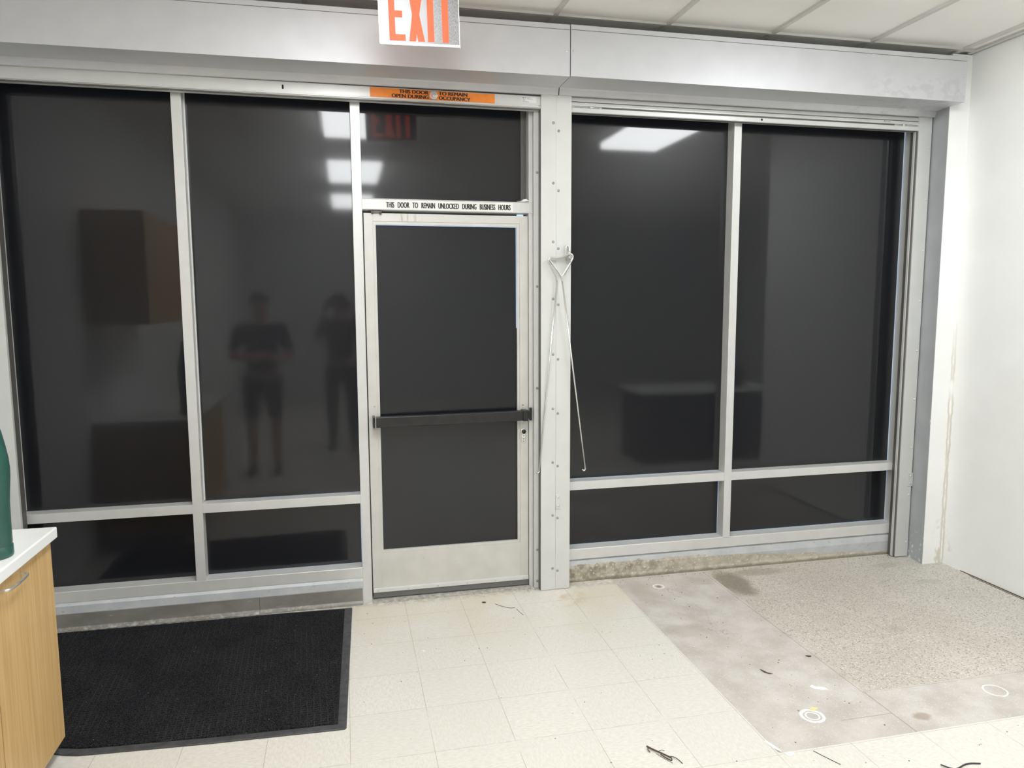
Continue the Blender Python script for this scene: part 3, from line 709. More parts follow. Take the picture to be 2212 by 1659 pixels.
def shutter_right():
    t = thing('roller_shutter', (2.30, -.06, 2.66), 'rolled-up metal shutter over the windows beside the white wall', 'roller shutter', 'rolled-up security shutters')
    h = housing(t, 1.1265, 3.478, 2.770, 0, lip=(1.132, 3.49))
    screw_at(h, (1.141, -.3055, 2.892), .005)
    screw_at(h, (3.458, -.3055, 2.905), .003); 
    b = B(); b.lathe([(.004,2.7705),(.0035,2.768)], (2.66,-.2,0), 12, 'z'); b.done('screw', 'steel', h)
    b = B(); b.box(1.205, 3.402, -.040, -.02, 2.74, 2.80); b.done('seal_strip', 'brush', t)
    b = B(); b.prism([(-.036,2.757),(-.044,2.750),(-.049,2.738),(-.050,2.722),(-.047,2.7175),(-.030,2.7175),(-.030,2.757)], 1.206, 3.400); b.done('slat', 'rail', t)
    b = B(); b.prism([(-.046,2.7150),(-.050,2.7135),(-.052,2.700),(-.052,2.6955),(-.044,2.6940),(-.043,2.6880),(-.050,2.6865),(-.052,2.684),(-.053,2.663),(-.050,2.6595),(-.030,2.6575),(-.018,2.6575),(-.018,2.715)], 1.206, 3.400)
    bar = b.done('bottom_bar', 'rail', t)
    b = B(); b.box(1.206, 3.400, -.0522, -.03, 2.6565, 2.6602); b.box(1.206, 3.400, -.049, -.03, 2.7152, 2.7178); b.done('weather_strip', 'darktrack', bar)
    b = B(); b.lathe([(.006,-.050),(.006,-.0536)], (2.348,0,2.676), 16, 'y'); b.done('key_hole', 'ink', bar)
    for sx, x0 in ((1, 1.324), (-1, 3.298)):
        b = B(); b.tube([(x0-.012,-.054,2.6905),(x0+.012,-.054,2.6905)], .0055, 12, 0)
        lt = b.done('slide_latch', 'steel', bar)
        b = B(); b.tube([(x0+sx*.020,-.051,2.690),(x0+sx*.045,-.049,2.6915)], .0022, 8, 0); b.tube([(x0-sx*.012,-.052,2.6905),(x0-sx*.095,-.048,2.691)], .0018, 8, 0); b.done('latch_rod', 'rail', lt)
    b = B(); b.box(1.385, 3.235, -.049, -.043, 2.689, 2.6935); b.done('groove', 'darktrack', bar)
    b = B(); b.box(3.150, 3.222, -.0526, -.0518, 2.6985, 2.7125); lb = b.done('maker_label', 'rail', bar)
    b = B(); b.box(3.156, 3.161, -.0530, -.0524, 2.7055, 2.7105); b.done('logo', 'ink', lb)
    text('lettering', 'QMI', (3.164,3.178,2.7058,2.7102), -.0531, 'ink', lb, .05)
    b = B()
    for x0, x1, z in ((3.183,3.200,2.7095),(3.183,3.196,2.7065),(3.183,3.205,2.7035),(3.157,3.172,2.7015)): b.box(x0, x1, -.0530, -.0524, z-.0006, z+.0006)
    b.done('small_print', 'greyink', lb)
    g = guide(t, 'guide_rail', 1.1212, 1.2060, -.0675, 2.742)
    rivets(g, [(1.1335, -.0675, z) for z in (2.555,2.242,1.933,1.629,1.328,1.024,.724,.422,.112)])
    b = B(); b.box(1.1205, 1.1495, -.0735, -.067, .476, .561, bev=.002); pl = b.done('stop_plate', 'alu', g)
    rivets(pl, [(1.1345, -.0735, z) for z in (.545,.495)], 'steel')
    b = B(); b.box(1.1270, 1.1315, -.075, -.02, 2.738, 2.775); b.done('bracket', 'darktrack', g)
    g2 = guide(t, 'guide_rail', 3.3985, 3.4885, -.060, 2.742)
    rivets(g2, [(3.475, -.060, z) for z in (2.565,2.256,1.948,1.639,1.331,1.023,.714,.406,.097)], 'rail')
    b = B(); b.box(3.458, 3.4935, -.066, -.0595, .464, .550, bev=.002); pl = b.done('stop_plate', 'alu', g2)
    rivets(pl, [(3.476, -.066, z) for z in (.532,.482)], 'steel')
    b = B(); b.box(3.390, 3.3986, -.052, -.001, .004, 2.66); b.mi = 1; b.box(3.384, 3.390, -.045, -.030, .004, 2.66); b.done('track_lining', ['darktrack','rail'], g2)
shutter_right()

# ------------------------------------------------------------------ exit sign
def exit_sign():
    t = thing('exit_sign', (.315, -.84, CZ), 'hanging clear exit sign with orange letters in front of the shutter box', 'exit sign')
    cx, cz, a = .317, 2.80, math.radians(1.45)
    ox, oz = .1545, 2.6875
    def tl(o):
        rl = root_loc(t)
        for v in o.data.vertices:
            x, z = v.co.x+rl.x, v.co.z+rl.z
            dx, dz = x-ox, z-oz
            v.co.x = ox+dx*math.cos(a)-dz*math.sin(a)-rl.x; v.co.z = oz+dx*math.sin(a)+dz*math.cos(a)-rl.z
        return o
    X = lambda x: ox+x
    Z = lambda z: oz+z
    b = B(); b.box(X(0), X(.326), -.8435, -.8365, Z(.004), Z(.236), bev=.0008); pn = tl(b.done('panel', 'exit_panel', t))
    b = B(); b.box(X(.002), X(.328), -.8455, -.8345, Z(-.006), Z(.004), bev=.001); b.box(X(-.001), X(.0015), -.8445, -.8355, Z(-.004), Z(.236)); b.box(X(.3245), X(.327), -.8445, -.8355, Z(-.008), Z(.236)); tl(b.done('edge', 'exit_edge', pn))
    b = B()
    def poly(pts):
        tb = bmesh.new(); v0 = [tb.verts.new((X(x), -.8450, Z(z))) for x, z in pts]; v1 = [tb.verts.new((X(x), -.8350, Z(z))) for x, z in pts]
        n = len(pts)
        for i in range(n): tb.faces.new((v0[i], v0[(i+1) % n], v1[(i+1) % n], v1[i]))
        tb.faces.new(v0[::-1]); tb.faces.new(v1); bmesh.ops.recalc_face_normals(tb, faces=tb.faces); b.add(tb)
    h0, h1 = .012, .218; mid = (h0+h1)/2
    poly([(.040,h0),(.104,h0),(.104,h0+.024),(.064,h0+.024),(.064,mid-.013),(.094,mid-.013),(.094,mid+.012),(.064,mid+.012),(.064,h1-.024),(.104,h1-.024),(.104,h1),(.040,h1)])
    poly([(.119,h0),(.146,h0),(.150,h0+.030),(.155,h0),(.182,h0),(.163,mid),(.182,h1),(.155,h1),(.150,h1-.030),(.146,h1),(.119,h1),(.134,mid)])
    poly([(.195,h0),(.221,h0),(.221,h1),(.195,h1)])
    poly([(.255,h0),(.281,h0),(.281,h1-.024),(.302,h1-.024),(.302,h1),(.234,h1),(.234,h1-.024),(.255,h1-.024)])
    lt = tl(b.done('lettering', 'exit_red', pn)); lt['label'] = 'orange red letters reading exit'
    b = B(); b.box(X(-.008), X(.334), -.865, -.815, Z(.236), Z(.285), bev=.004); tl(b.done('lamp_housing', 'alu', t))
    b = B(); b.box(.22, .41, -.90, -.78, CZ-.035, CZ+.002, bev=.004); b.box(.27, .36, -.86, -.82, 2.955, CZ-.03); b.done('canopy', 'alu', t)
exit_sign()

# ------------------------------------------------------------------ pull rods on their hook
def rods():
    h = thing('snap_hook', (1.181, -.075, 1.95), 'steel snap hook on the white post between door and windows', 'hook')
    b = B(); b.tube([(1.172,-.080,1.885),(1.1715,-.082,1.935),(1.176,-.080,1.948),(1.184,-.078,1.950),(1.1905,-.080,1.944),(1.193,-.085,1.915)], .0055, 10, 2); b.done('body', 'steel', h)
    b = B(); b.lathe([(.004,0),(.0075,.003),(.0075,.017),(.004,.02)], (1.190,-.092,1.895), 14, 'z'); b.done('collar', 'steel', h)
    b = B(); b.tube([(1.190,-.092,1.900),(1.189,-.094,1.880),(1.190,-.106,1.866),(1.181,-.110,1.862),(1.172,-.103,1.866),(1.171,-.090,1.876)], .0045, 10, 2); b.done('hook', 'nickel', h)
    b = B(); b.box(1.170, 1.192, -.0765, -.0677, 1.925, 1.953, bev=.002); b.lathe([(.0045,-.0765),(.004,-.080)], (1.181,0,1.946), 12, 'y'); b.done('clip_plate', 'steel', h)
    def rod(label, pts, end, y):
        t = thing('pull_rod', pts[0], label, 'pull rod', 'shutter pull rods on the post hook')
        b = B(); b.tube(pts[:-1], .0048, 10, 3); b.done('handle', 'steel', t)
        b = B(); b.tube([pts[-2], end], .0042, 10, 0); sh = b.done('shaft', 'steel', t)
        sgn = -1
        b = B(); b.tube([end, (end[0]-.001, end[1], end[2]-.010), (end[0]-.010, end[1]-.002, end[2]-.013), (end[0]-.016, end[1]-.006, end[2]-.006), (end[0]-.018, end[1]-.008, end[2]-.002)], .0038, 10, 2); b.done('end_hook', 'steel', sh)
    rod('steel pull rod on the post hook whose lower end crosses the dark pane',
        [(1.147,-.098,1.783),(1.203,-.098,1.870),(1.209,-.099,1.893),(1.196,-.100,1.905),(1.178,-.100,1.900),(1.150,-.099,1.887),(1.115,-.099,1.880),(1.084,-.099,1.884),(1.073,-.099,1.876),(1.080,-.099,1.862),(1.143,-.098,1.787),(1.1475,-.096,1.755),(1.149,-.095,1.725)], (1.291,-.085,.705), 0)
    rod('steel pull rod on the post hook whose lower end reaches the door side strip',
        [(1.160,-.084,1.787),(1.205,-.084,1.866),(1.206,-.085,1.889),(1.193,-.086,1.898),(1.175,-.086,1.893),(1.145,-.085,1.880),(1.112,-.085,1.874),(1.082,-.085,1.880),(1.070,-.085,1.872),(1.075,-.085,1.852),(1.114,-.084,1.790),(1.121,-.082,1.760),(1.1205,-.081,1.725)], (1.0245,-.073,.705), 0)
rods()

# ------------------------------------------------------------------ cabinet, worktop, container
def cabinets():
    xd = -1.058
    def cab(y1, y0, label, handle=True):
        t = thing('base_cabinet', ((XL+xd)/2, (y0+y1)/2, 0), label, 'cabinet', 'oak base cabinets under the white worktop')
        b = B(); b.box(XL+.004, xd-.021, y0+.001, y1-.001, .072, .814, bev=.001); b.done('body', 'oak', t)
        b = B(); b.box(XL+.004, xd-.075, y0+.001, y1-.02, .0005, .072); b.done('plinth', 'desk_dark', t)
        b = B(); b.box(xd-.019, xd, y0+.0035, y1-.0005, .074, .806, bev=.0012); d = b.done('door', 'oak', t)
        m = (y0+y1)/2 - (.10 if y1 > -1.3 else 0)
        ya, yb = m-.075, m+.075
        b = B(); b.tube([(xd-.002,yb-.0,.786),(xd+.030,yb,.786),(xd+.030,ya,.786),(xd-.002,ya,.786)], .0048, 12, 3); b.done('handle', 'steel', d)
        return t
    cab(-1.152, -1.612, 'oak base cabinet with a steel bar handle at the mat end of the worktop')
    cab(-1.614, -2.074, 'oak base cabinet second from the mat end of the worktop')
    cab(-2.076, -2.536, 'oak base cabinet third from the mat end of the worktop')
    b = B(); b.box(XL+.002, -1.034, -2.56, -1.150, .822, .862, bev=.005, seg=3)
    tag(b.done('worktop', 'quartz'), 'white quartz worktop on the oak base cabinets at the left edge', 'worktop')
    # upper cabinets on the same wall, seen mirrored in the panes
    for k, (ya, yb) in enumerate(((-1.80,-1.20), (-2.402,-1.802))):
        t = thing('wall_cabinet', (-1.46, (ya+yb)/2, 1.50), ('oak wall cabinet above the worktop, mirrored in the left pane, nearer the glass', 'oak wall cabinet above the worktop, mirrored in the glass, farther from the panes')[k], 'cabinet', 'oak wall cabinets mirrored in the glass')
        b = B(); b.box(XL+.004, -1.302, ya+.001, yb-.001, 1.502, 2.25); b.done('body', 'oak', t)
        b = B(); b.box(-1.300, -1.281, ya+.002, yb-.002, 1.500, 2.252, bev=.001); d = b.done('door', 'oak', t)
        b = B(); b.tube([(-1.283,ya+.05,1.56),(-1.253,ya+.05,1.56),(-1.253,ya+.05,1.70),(-1.283,ya+.05,1.70)], .005, 10, 3); b.done('handle', 'steel', d)
cabinets()
def container():
    c = (-1.116, -1.455, .862)
    t = thing('green_flask', c, 'dark green flask with a ridged base standing on the white worktop', 'flask')
    b = B(); b.lathe([(.03,.0),(.056,.0),(.0605,.003),(.061,.008),(.0605,.034),(.0585,.037),(.0582,.0395),(.0595,.043),(.0592,.10),(.0600,.17),(.0635,.215),(.0665,.25),(.0675,.28),(.0655,.31),(.0600,.35),(.0520,.395),(.043,.43),(.036,.45),(.033,.458),(.02,.459)], c, 48)
    b.done('body', 'green', t)
    b = B(); b.lathe([(.031,.456),(.036,.459),(.036,.510),(.033,.516),(.01,.517)], c, 32); b.done('cap', 'black_plastic', t)
container()

# ------------------------------------------------------------------ floor mat
def mat_build():
    out = [(-.022,-.066),(-.020,-.075),(-.055,-1.212),(-.062,-1.222),(-.55,-1.202),(-.95,-1.176),(-1.02,-1.170),(-1.07,-1.156),(-1.105,-1.140),(-1.20,-1.125),(-1.50,-1.120),(-1.50,-.0345),(-1.1,-.0350),(-.7,-.042),(-.4,-.052)]
    t = thing('door_mat', (-.78, -.62, 0), 'black ribbed entrance mat lying under the left windows', 'mat')
    b = B(); b.slab(out, .0006, .006, bev=.0035); b.done('border', 'rubber', t)
    inn = [(-.060,-.085),(-.088,-1.185),(-.55,-1.168),(-.95,-1.140),(-1.02,-1.132),(-1.09,-1.112),(-1.15,-1.10),(-1.46,-1.09),(-1.46,-.052),(-1.1,-.060),(-.7,-.066),(-.4,-.070)]
    b = B(); b.slab(inn, .003, .0105, bev=.003); b.done('carpet', 'matcarpet', t)
mat_build()

# ------------------------------------------------------------------ debris
def flat(name, pts, z, mat, label, cat, group=None, th=.0012, curl=0):
    b = B(); t = bmesh.new(); cx = sum(p[0] for p in pts)/len(pts); cy = sum(p[1] for p in pts)/len(pts)
    n = len(pts)
    v0 = [t.verts.new((x, y, z+.0003+curl*(((x-cx)**2+(y-cy)**2)**.5))) for x, y in pts]; v1 = [t.verts.new((v.co.x, v.co.y, v.co.z+th)) for v in v0]
    c0 = t.verts.new((cx, cy, z+.0003)); c1 = t.verts.new((cx, cy, z+.0003+th))
    for i in range(n):
        j = (i+1) % n
        t.faces.new((v0[i], v0[j], v1[j], v1[i])); t.faces.new((v1[i], v1[j], c1)); t.faces.new((v0[j], v0[i], c0))
    bmesh.ops.recalc_face_normals(t, faces=t.faces); b.add(t)
    return tag(b.done(name, mat, origin=(cx, cy, z)), label, cat, group)
def debris():
    zc = -.003
    flat('paper_scrap', [(1.888,-1.345),(1.905,-1.335),(1.915,-1.352),(1.945,-1.362),(1.952,-1.385),(1.925,-1.380),(1.898,-1.366)], zc, 'paper', 'white torn paper scrap on the concrete near the slab corner', 'paper scrap', 'paper scraps on the floor')
    flat('paper_scrap', [(1.478,-1.660),(1.487,-1.655),(1.498,-1.690),(1.507,-1.728),(1.500,-1.732),(1.484,-1.700)], 0, 'paper', 'long narrow white paper scrap at the tile edge', 'paper scrap', 'paper scraps on the floor')
    flat('paper_scrap', [(1.508,-1.742),(1.530,-1.738),(1.548,-1.744),(1.541,-1.757),(1.520,-1.766),(1.510,-1.757)], 0, 'paper', 'small triangular white paper scrap at the corner of the bared concrete', 'paper scrap', 'paper scraps on the floor')
    flat('yellow_scrap', [(1.782,-1.494),(1.800,-1.490),(1.815,-1.497),(1.812,-1.508),(1.795,-1.512),(1.780,-1.505)], zc, 'yellow', 'small yellow scrap beside the white glue ring', 'scrap')
    flat('dry_leaf', [(1.757,-1.168),(1.764,-1.172),(1.778,-1.196),(1.792,-1.218),(1.781,-1.212),(1.765,-1.192)], zc, 'leaf', 'narrow dark curled leaf on the bare concrete strip', 'leaf', 'dry leaves on the concrete', curl=.15)
    flat('dry_leaf', [(2.036,-1.098),(2.046,-1.097),(2.062,-1.106),(2.056,-1.113),(2.043,-1.110)], zc, 'leaf', 'small dark leaf next to the terrazzo edge', 'leaf', 'dry leaves on the concrete', curl=.2)
    flat('dry_leaf', [(.676,-.150),(.690,-.147),(.699,-.156),(.692,-.166),(.680,-.162)], 0, 'leaf', 'small brown leaf on the tiles in front of the door', 'leaf', curl=.2)
    flat('pale_pebble', [(.295,-.645),(.305,-.640),(.312,-.648),(.302,-.655)], 0, 'paper', 'tiny pale crumb on the tiles right of the mat', 'crumb', th=.004)
    # twig with roots
    t = thing('dry_twig', (1.07, -1.65, 0), 'brown frayed twig on the tiles at the bottom of the picture', 'twig')
    b = B(); b.tube([(1.030,-1.598,.008),(1.042,-1.613,.006),(1.062,-1.640,.006),(1.083,-1.668,.006),(1.092,-1.682,.005)], lambda u: .0034-.001*u, 8, 2); b.done('stem', 'twig', t)
    b = B()
    b.tube([(1.036,-1.604,.006),(1.027,-1.612,.005),(1.031,-1.628,.003)], .0017, 6, 2); b.tube([(1.086,-1.670,.005),(1.100,-1.675,.006),(1.112,-1.690,.004),(1.118,-1.715,.002)], .0014, 6, 2)
    b.tube([(1.063,-1.650,.004),(1.075,-1.676,.003),(1.084,-1.690,.003),(1.090,-1.690,.003),(1.092,-1.678,.004)], .0018, 6, 2); b.tube([(1.060,-1.633,.005),(1.075,-1.634,.010),(1.082,-1.640,.008)], .0010, 6, 2)
    b.tube([(1.05,-1.64,.002),(1.07,-1.68,.002),(1.085,-1.705,.002)], .0008, 5, 1)
    b.done('rootlet', 'twig', t)
    b = B(); b.tube([(.745,-.188,.0015),(.775,-.232,.0018),(.812,-.262,.0015),(.838,-.262,.0015)], .0012, 6, 2); tag(b.done('dead_stalk', 'twig', origin=(.79,-.24,0)), 'thin bent dry stalk on the tiles before the door', 'stalk')
    b = B(); b.tube([(.842,-.275,.0013),(.850,-.320,.0013),(.860,-.365,.0013)], .0010, 6, 1); tag(b.done('dead_stalk', 'twig', origin=(.85,-.32,0)), 'short straight dry stalk below the bent one', 'stalk')
    b = B(); b.tube([(1.62,-1.755,.0015),(1.640,-1.80,.0015),(1.665,-1.848,.0015)], .0011, 6, 1); tag(b.done('dead_stalk', 'twig', origin=(1.64,-1.8,0)), 'short dry stalk on the tiles just below the bared concrete', 'stalk')
    b = B(); b.tube([(2.005,-1.935,.006),(2.030,-1.962,.003),(2.050,-1.965,.003),(2.105,-1.945,.003),(2.152,-1.958,.003)], .0026, 8, 2); w = b.done('wire_piece', 'wire', origin=(2.07,-1.95,0)); tag(w, 'bent black wire piece on the tiles at the bottom right', 'wire')
    # countless specks
    b = B(); rr = random.Random(11)
    def speck(x, y, z, s):
        t = bmesh.new(); bmesh.ops.create_icosphere(t, subdivisions=1, radius=s)
        for v in t.verts: v.co = Vector((v.co.x*(1+rr.random()*.8), v.co.y*(.7+rr.random()*.6), v.co.z*.5))
        bmesh.ops.rotate(t, verts=t.verts, cent=(0,0,0), matrix=Matrix.Rotation(rr.random()*6, 3, 'Z')); bmesh.ops.translate(t, verts=t.verts, vec=(x, y, z+s*.4)); b.add(t)
    for _ in range(95):
        x = rr.uniform(.0, 1.45); y = -abs(rr.gauss(0, .85))-.06
        if y < -2.4 or (y > -.25 and x > 1.0): continue
        speck(x, y, 0, rr.choice((.0010,.0013,.0016,.0024)))
    for _ in range(60): speck(rr.uniform(1.52,2.05), rr.uniform(-1.7,-.1), zc, rr.choice((.0013,.002,.003)))
    for _ in range(60): speck(rr.uniform(.1,1.02), -.035-abs(rr.gauss(0,.02)), .0, rr.choice((.0008,.0012,.002)))
    for _ in range(50): speck(rr.uniform(1.0,3.4), -.012-abs(rr.gauss(0,.02)), zc if True else 0, rr.choice((.0015,.0025,.003)))
    for _ in range(40): speck(rr.uniform(1.4,2.6), rr.uniform(-2.4,-1.78), 0, rr.choice((.0012,.0018,.0025)))
    o = b.done('crumbs', 'crumb'); tag(o, 'dark specks of grit scattered over the floor', 'grit', None, 'stuff')
debris()

# ------------------------------------------------------------------ ceiling lights
def lights():
    proto = None
    spots = [(.135,-1.85,'ceiling light above the door mat side, first from the windows'), (.135,-4.29,'ceiling light mirrored in the transom pane, second from the windows'), (.135,-6.73,'ceiling light farthest from the windows behind the door axis'),
             (2.575,-1.85,'ceiling light mirrored in the pane right of the post'), (5.05,-2.70,'unseen ceiling light added to brighten the dark desk beyond the right wall')]  # last light is added out of view to brighten the mirrored desk area
    for x, y, lab in spots:
        if proto is None:
            t = thing('ceiling_light', (x, y, CZ), lab, 'ceiling light', 'fluorescent ceiling panels')
            b = B()
            for a in ((x-.30,x+.30,y-.605,y-.575),(x-.30,x+.30,y+.575,y+.605),(x-.30,x-.27,y-.575,y+.575),(x+.27,x+.30,y-.575,y+.575)): b.box(a[0],a[1],a[2],a[3],CZ-.006,CZ+.010)
            b.done('frame', 'light_frame', t)
            b = B(); b.box(x-.27, x+.27, y-.575, y+.575, CZ-.055, CZ+.008, bev=.010); b.done('diffuser', 'diffuser', t)
            proto = t
        else:
            t = copy_tree(proto); t.location = (x, y, CZ); t['label'] = lab
lights()

# ------------------------------------------------------------------ desk behind, seen mirrored
def desk():
    t = thing('office_desk', (3.55, -2.95, 0), 'dark desk with a pale top mirrored in the right panes', 'desk')
    b = B(); b.box(2.85, 4.35, -3.30, -2.62, .715, .745, bev=.003); b.done('top', 'quartz', t)
    for x in (2.87, 4.29): B().box(x, x+.04, -3.26, -2.66, .0005, .715).done('side_panel', 'desk_dark', t)
    B().box(2.91, 4.29, -2.70, -2.68, .02, .715).done('modesty_panel', 'desk_dark', t)
    t = thing('storage_box', (3.95, -2.9, .745), 'small dark box on the desk mirrored in the right pane', 'box')
    B().box(3.86, 4.06, -3.0, -2.82, .7455, .93, bev=.004).done('body', 'desk_dark', t); B().box(3.855, 4.065, -3.005, -2.815, .93, .955, bev=.004).done('lid', 'desk_dark', t)
desk()

# ------------------------------------------------------------------ people (mirrored in the dark glass)
def skinned(chains, name, mat, parent, sub=2, extra=None):
    """chains: list of lists of ((x,y,z), r); a chain may start at a point already used"""
    b = B()
    for chain_set in chains:
        me = bpy.data.meshes.new('tmp'); verts = []; rad = []; edges = []; idx = {}
        for ch in chain_set:
            prev = None
            for p, r in ch:
                k = tuple(round(c, 4) for c in p)
                if k not in idx: idx[k] = len(verts); verts.append(p); rad.append(r)
                if prev is not None and prev != idx[k]: edges.append((prev, idx[k]))
                prev = idx[k]
        me.from_pydata(verts, edges, [])
        ob = bpy.data.objects.new('tmp', me); COL.objects.link(ob)
        ob.modifiers.new('s', 'SKIN'); sk = me.skin_vertices[0].data
        for i, r in enumerate(rad):
            sk[i].radius = r if isinstance(r, tuple) else (r, r)
            sk[i].use_root = (i == 0)
        m2 = ob.modifiers.new('u', 'SUBSURF'); m2.levels = sub; m2.render_levels = sub
        dg = bpy.context.evaluated_depsgraph_get(); e = bpy.data.meshes.new_from_object(ob.evaluated_get(dg))
        n = len(b.bm.faces); b.bm.from_mesh(e)
        bpy.data.objects.remove(ob); bpy.data.meshes.remove(me); bpy.data.meshes.remove(e)
    for f in b.bm.faces: f.smooth = True
    if extra: extra(b)
    return b.done(name, mat, parent)
def ball(b, c, r, sq=(1,1,1), mi=0):
    t = bmesh.new(); bmesh.ops.create_uvsphere(t, u_segments=20, v_segments=14, radius=1)
    for v in t.verts: v.co = Vector((c[0]+v.co.x*r*sq[0], c[1]+v.co.y*r*sq[1], c[2]+v.co.z*r*sq[2]))
    o = b.mi; b.mi = mi; b.add(t, True); b.mi = o
def hand(wrist, d, palm_n, side):
    """five finger chains from a wrist, d = pointing direction, palm_n = palm normal, side = thumb side"""
    w = Vector(wrist); d = Vector(d).normalized(); n = Vector(palm_n).normalized(); s = d.cross(n).normalized()*side
    out = []
    knu = w+d*.075
    palm = [(tuple(w), .026), (tuple(w+d*.035), (.036)), (tuple(knu), .034)]
    out.append([palm])
    for k, ln in enumerate((.068,.078,.072,.056)):
        base = knu+s*(.028-.0185*k)-d*.012
        a = base+d*ln*.45+n*.004; c = a+d*ln*.33+n*.016; e = c+d*ln*.16+n*.020
        out.append([[(tuple(base), .0095), (tuple(a), .009), (tuple(c), .0085), (tuple(e), .0075)]])
    tb = w+d*.025+s*.024
    out.append([[(tuple(tb), .013), (tuple(tb+d*.026+s*.020+n*.006), .0105), (tuple(tb+d*.050+s*.026+n*.014), .009)]])
    return out
def person(name_loc, label, H, skin, shirt, trous, arms, long_legs, hair_len):
    x, y = name_loc
    k = H/1.75
    P = lambda a, b_, c: (x+a*k, y+b_*k, c*k)
    t = thing('person', (x, y, 0), label, 'person')
    torso = [(P(0,0,.95),(.15*k,.11*k)), (P(0,.005,1.08),(.135*k,.105*k)), (P(0,.01,1.25),(.16*k,.115*k)), (P(0,0,1.40),(.15*k,.10*k)), (P(0,.0,1.475),(.07*k,.065*k)), (P(0,.015,1.53),(.056*k,.056*k))]
    head = [(P(0,.015,1.53),.056*k), (P(0,.025,1.59),(.068*k,.085*k)), (P(0,.025,1.66),(.076*k,.098*k)), (P(0,.018,1.715),(.062*k,.078*k))]
    legs = []
    for s in (-1, 1):
        legs.append([(P(0,0,.95),(.15*k,.11*k)), (P(s*.095,0,.86),.088*k), (P(s*.105,.012,.68),.074*k), (P(s*.11,.02,.49),.052*k), (P(s*.112,.0,.34),.054*k), (P(s*.115,-.015,.10),.036*k), (P(s*.12,.035,.05),.036*k), (P(s*.128,.15,.035),.032*k)])
    armc = []; hands = []
    for s, (el, wr, hd, pn) in zip((-1, 1), arms):
        sh = P(s*.19,0,1.405)
        armc.append([(P(0,0,1.40),(.15*k,.10*k)), (sh,.056*k), (P(*[(a+b_)/2 for a, b_ in zip((s*.21,0,1.39), el)]),.047*k), (P(*el),.040*k), (P(*wr),.027*k)])
        hands += hand(P(*wr), hd, pn, s)
    def face(b):
        for s in (-1, 1):
            ball(b, P(s*.031,.108,1.655), .0125*k, mi=1); ball(b, P(s*.031,.1175,1.655), .0055*k, mi=2)
            ball(b, P(s*.080,.02,1.645), .03*k, (.35,.6,1.0))
        ball(b, P(0,.122,1.628), .016*k, (.8,1.1,1.3)); ball(b, P(0,.110,1.588), .022*k, (1,.35,.28))
        ball(b, P(0,.098,1.553), .028*k, (1,.6,.7))
    body = skinned([[torso, head]+legs+armc]+hands, 'body', [skin,'eye','hair'], t, 2, face)
    # clothes follow the body a little outside it
    grow = lambda ch, g: [(p, tuple(q+g for q in r) if isinstance(r, tuple) else r+g) for p, r in ch]
    sl = []
    for ch in armc:
        a, b_ = Vector(ch[2][0]), Vector(ch[3][0])
        sl.append(grow(ch[:3], .014*k)+[(tuple(a.lerp(b_, .55)), .056*k)])
    skinned([[grow(torso[:4], .015*k)+[(P(0,0,1.455),(.085*k,.08*k))]]+sl], 'shirt', shirt, t, 2)
    tr = []
    for ch in legs:
        tr.append(grow(ch[:(6 if long_legs else 4)], .014*k) if long_legs else grow(ch[:3], .016*k)+[(tuple(Vector(ch[3][0])+Vector((0,0,.02))), .070*k)])
    skinned([tr], 'trousers' if long_legs else 'shorts', trous, t, 2)
    for s in (-1, 1):
        b = B(); pts = [P(s*.115,-.055,.045), P(s*.118,.03,.055), P(s*.126,.12,.042), P(s*.129,.185,.032)]
        b.tube(pts, lambda u: (.046-.012*u)*k, 14, 2)
        for v in b.bm.verts: v.co.z = max(v.co.z, .002)
        b.done('shoe', 'shoe', t)
    b = B(); ball(b, P(0,.005,1.685), .098*k, (.95,1.08,.82))
    if hair_len: ball(b, P(0,-.045,1.60), .085*k, (.95,.6,1.5))
    b.done('hair', 'hair', t)
    return t
person((-.80,-3.28), 'person in dark shirt and shorts with folded arms, mirrored in the second pane', 1.735, 'skin', 'navy', 'charcoal',
       [((-.27,.04,1.13),(-.02,.20,1.17),(1,.05,.1),(0,1,.2)), ((.27,.05,1.12),(.03,.24,1.14),(-1,-.05,.1),(0,1,.2))], False, False)
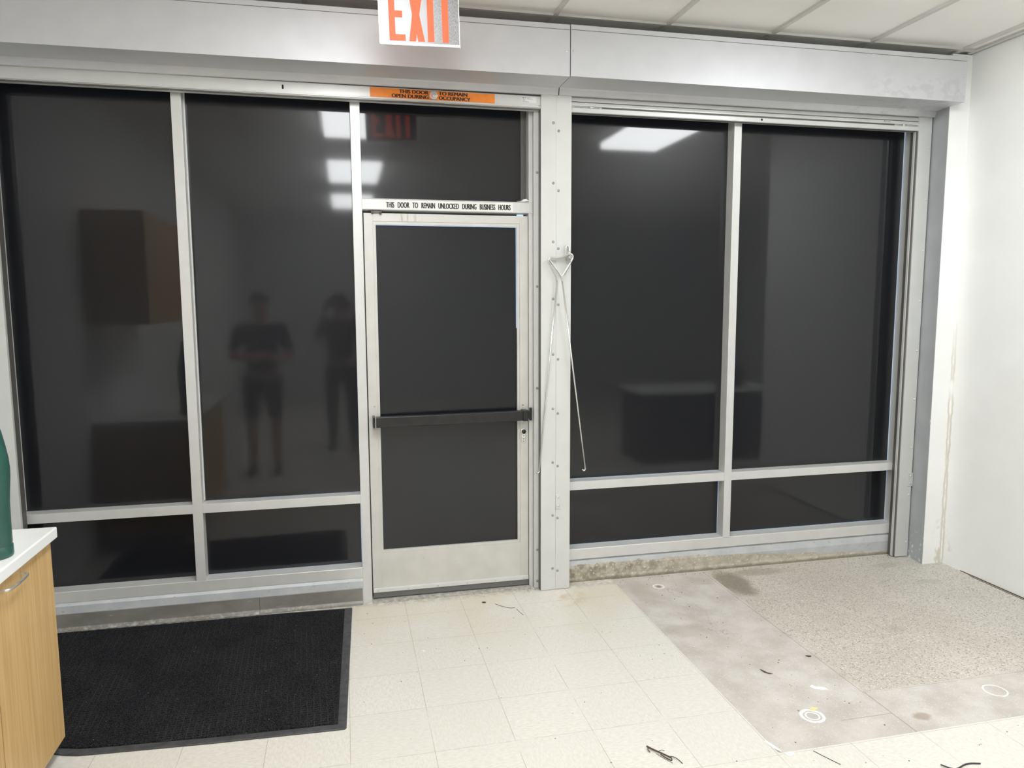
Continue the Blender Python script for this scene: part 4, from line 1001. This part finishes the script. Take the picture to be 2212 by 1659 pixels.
person((-.06,-4.36), 'person in dark clothes holding up a phone, mirrored beside the door frame', 1.74, 'skin2', 'charcoal', 'charcoal',
       [((-.25,.12,1.20),(-.15,.285,1.57),(.25,.2,1),(.3,1,0)), ((.25,.12,1.20),(.12,.285,1.55),(-.25,.2,1),(-.3,1,0))], True, True)
def phone():
    t = thing('smartphone', (-.065, -4.03, 1.645), 'dark smartphone held up by the person mirrored beside the door frame', 'phone')
    b = B(); b.box(-.150, .008, -4.034, -4.026, 1.590, 1.666, bev=.0035); b.done('body', 'phone', t)
    b = B(); b.box(-.030, .004, -4.026, -4.023, 1.628, 1.662, bev=.0012); cb = b.done('camera_bump', 'phone', t)
phone()

# ------------------------------------------------------------------ daylight outside, camera
w = bpy.data.worlds.new('World'); S.world = w; w.use_nodes = True
bg = w.node_tree.nodes['Background']; bg.inputs[0].default_value = (.50,.70,1.0,1); bg.inputs[1].default_value = 1.8

F = 1591.4978; CAM = (-.019292, -3.989183, 1.653119); YAW, PITCH, ROLL = .223224, -.112952, -.0040708
fw = Vector((math.sin(YAW)*math.cos(PITCH), math.cos(YAW)*math.cos(PITCH), math.sin(PITCH)))
rt = Vector((math.cos(YAW), -math.sin(YAW), 0)); up = rt.cross(fw)
r2 = rt*math.cos(ROLL)+up*math.sin(ROLL); u2 = -rt*math.sin(ROLL)+up*math.cos(ROLL)
cd = bpy.data.cameras.new('camera'); cam = bpy.data.objects.new('camera', cd); COL.objects.link(cam)
cd.sensor_fit = 'HORIZONTAL'; cd.sensor_width = 36; cd.lens = F/2212*36; cd.clip_start = .01
mw = Matrix((( r2.x, u2.x, -fw.x, CAM[0]), (r2.y, u2.y, -fw.y, CAM[1]), (r2.z, u2.z, -fw.z, CAM[2]), (0,0,0,1)))
cam.matrix_world = mw
S.camera = cam
S.view_settings.view_transform = 'Standard'; S.view_settings.look = 'None'; S.view_settings.gamma = 1
S.view_settings.exposure = 0.0
S.cycles.use_denoising = True
S.cycles.max_bounces = 8; S.cycles.diffuse_bounces = 5; S.cycles.glossy_bounces = 4
S.cycles.sample_clamp_indirect = 6
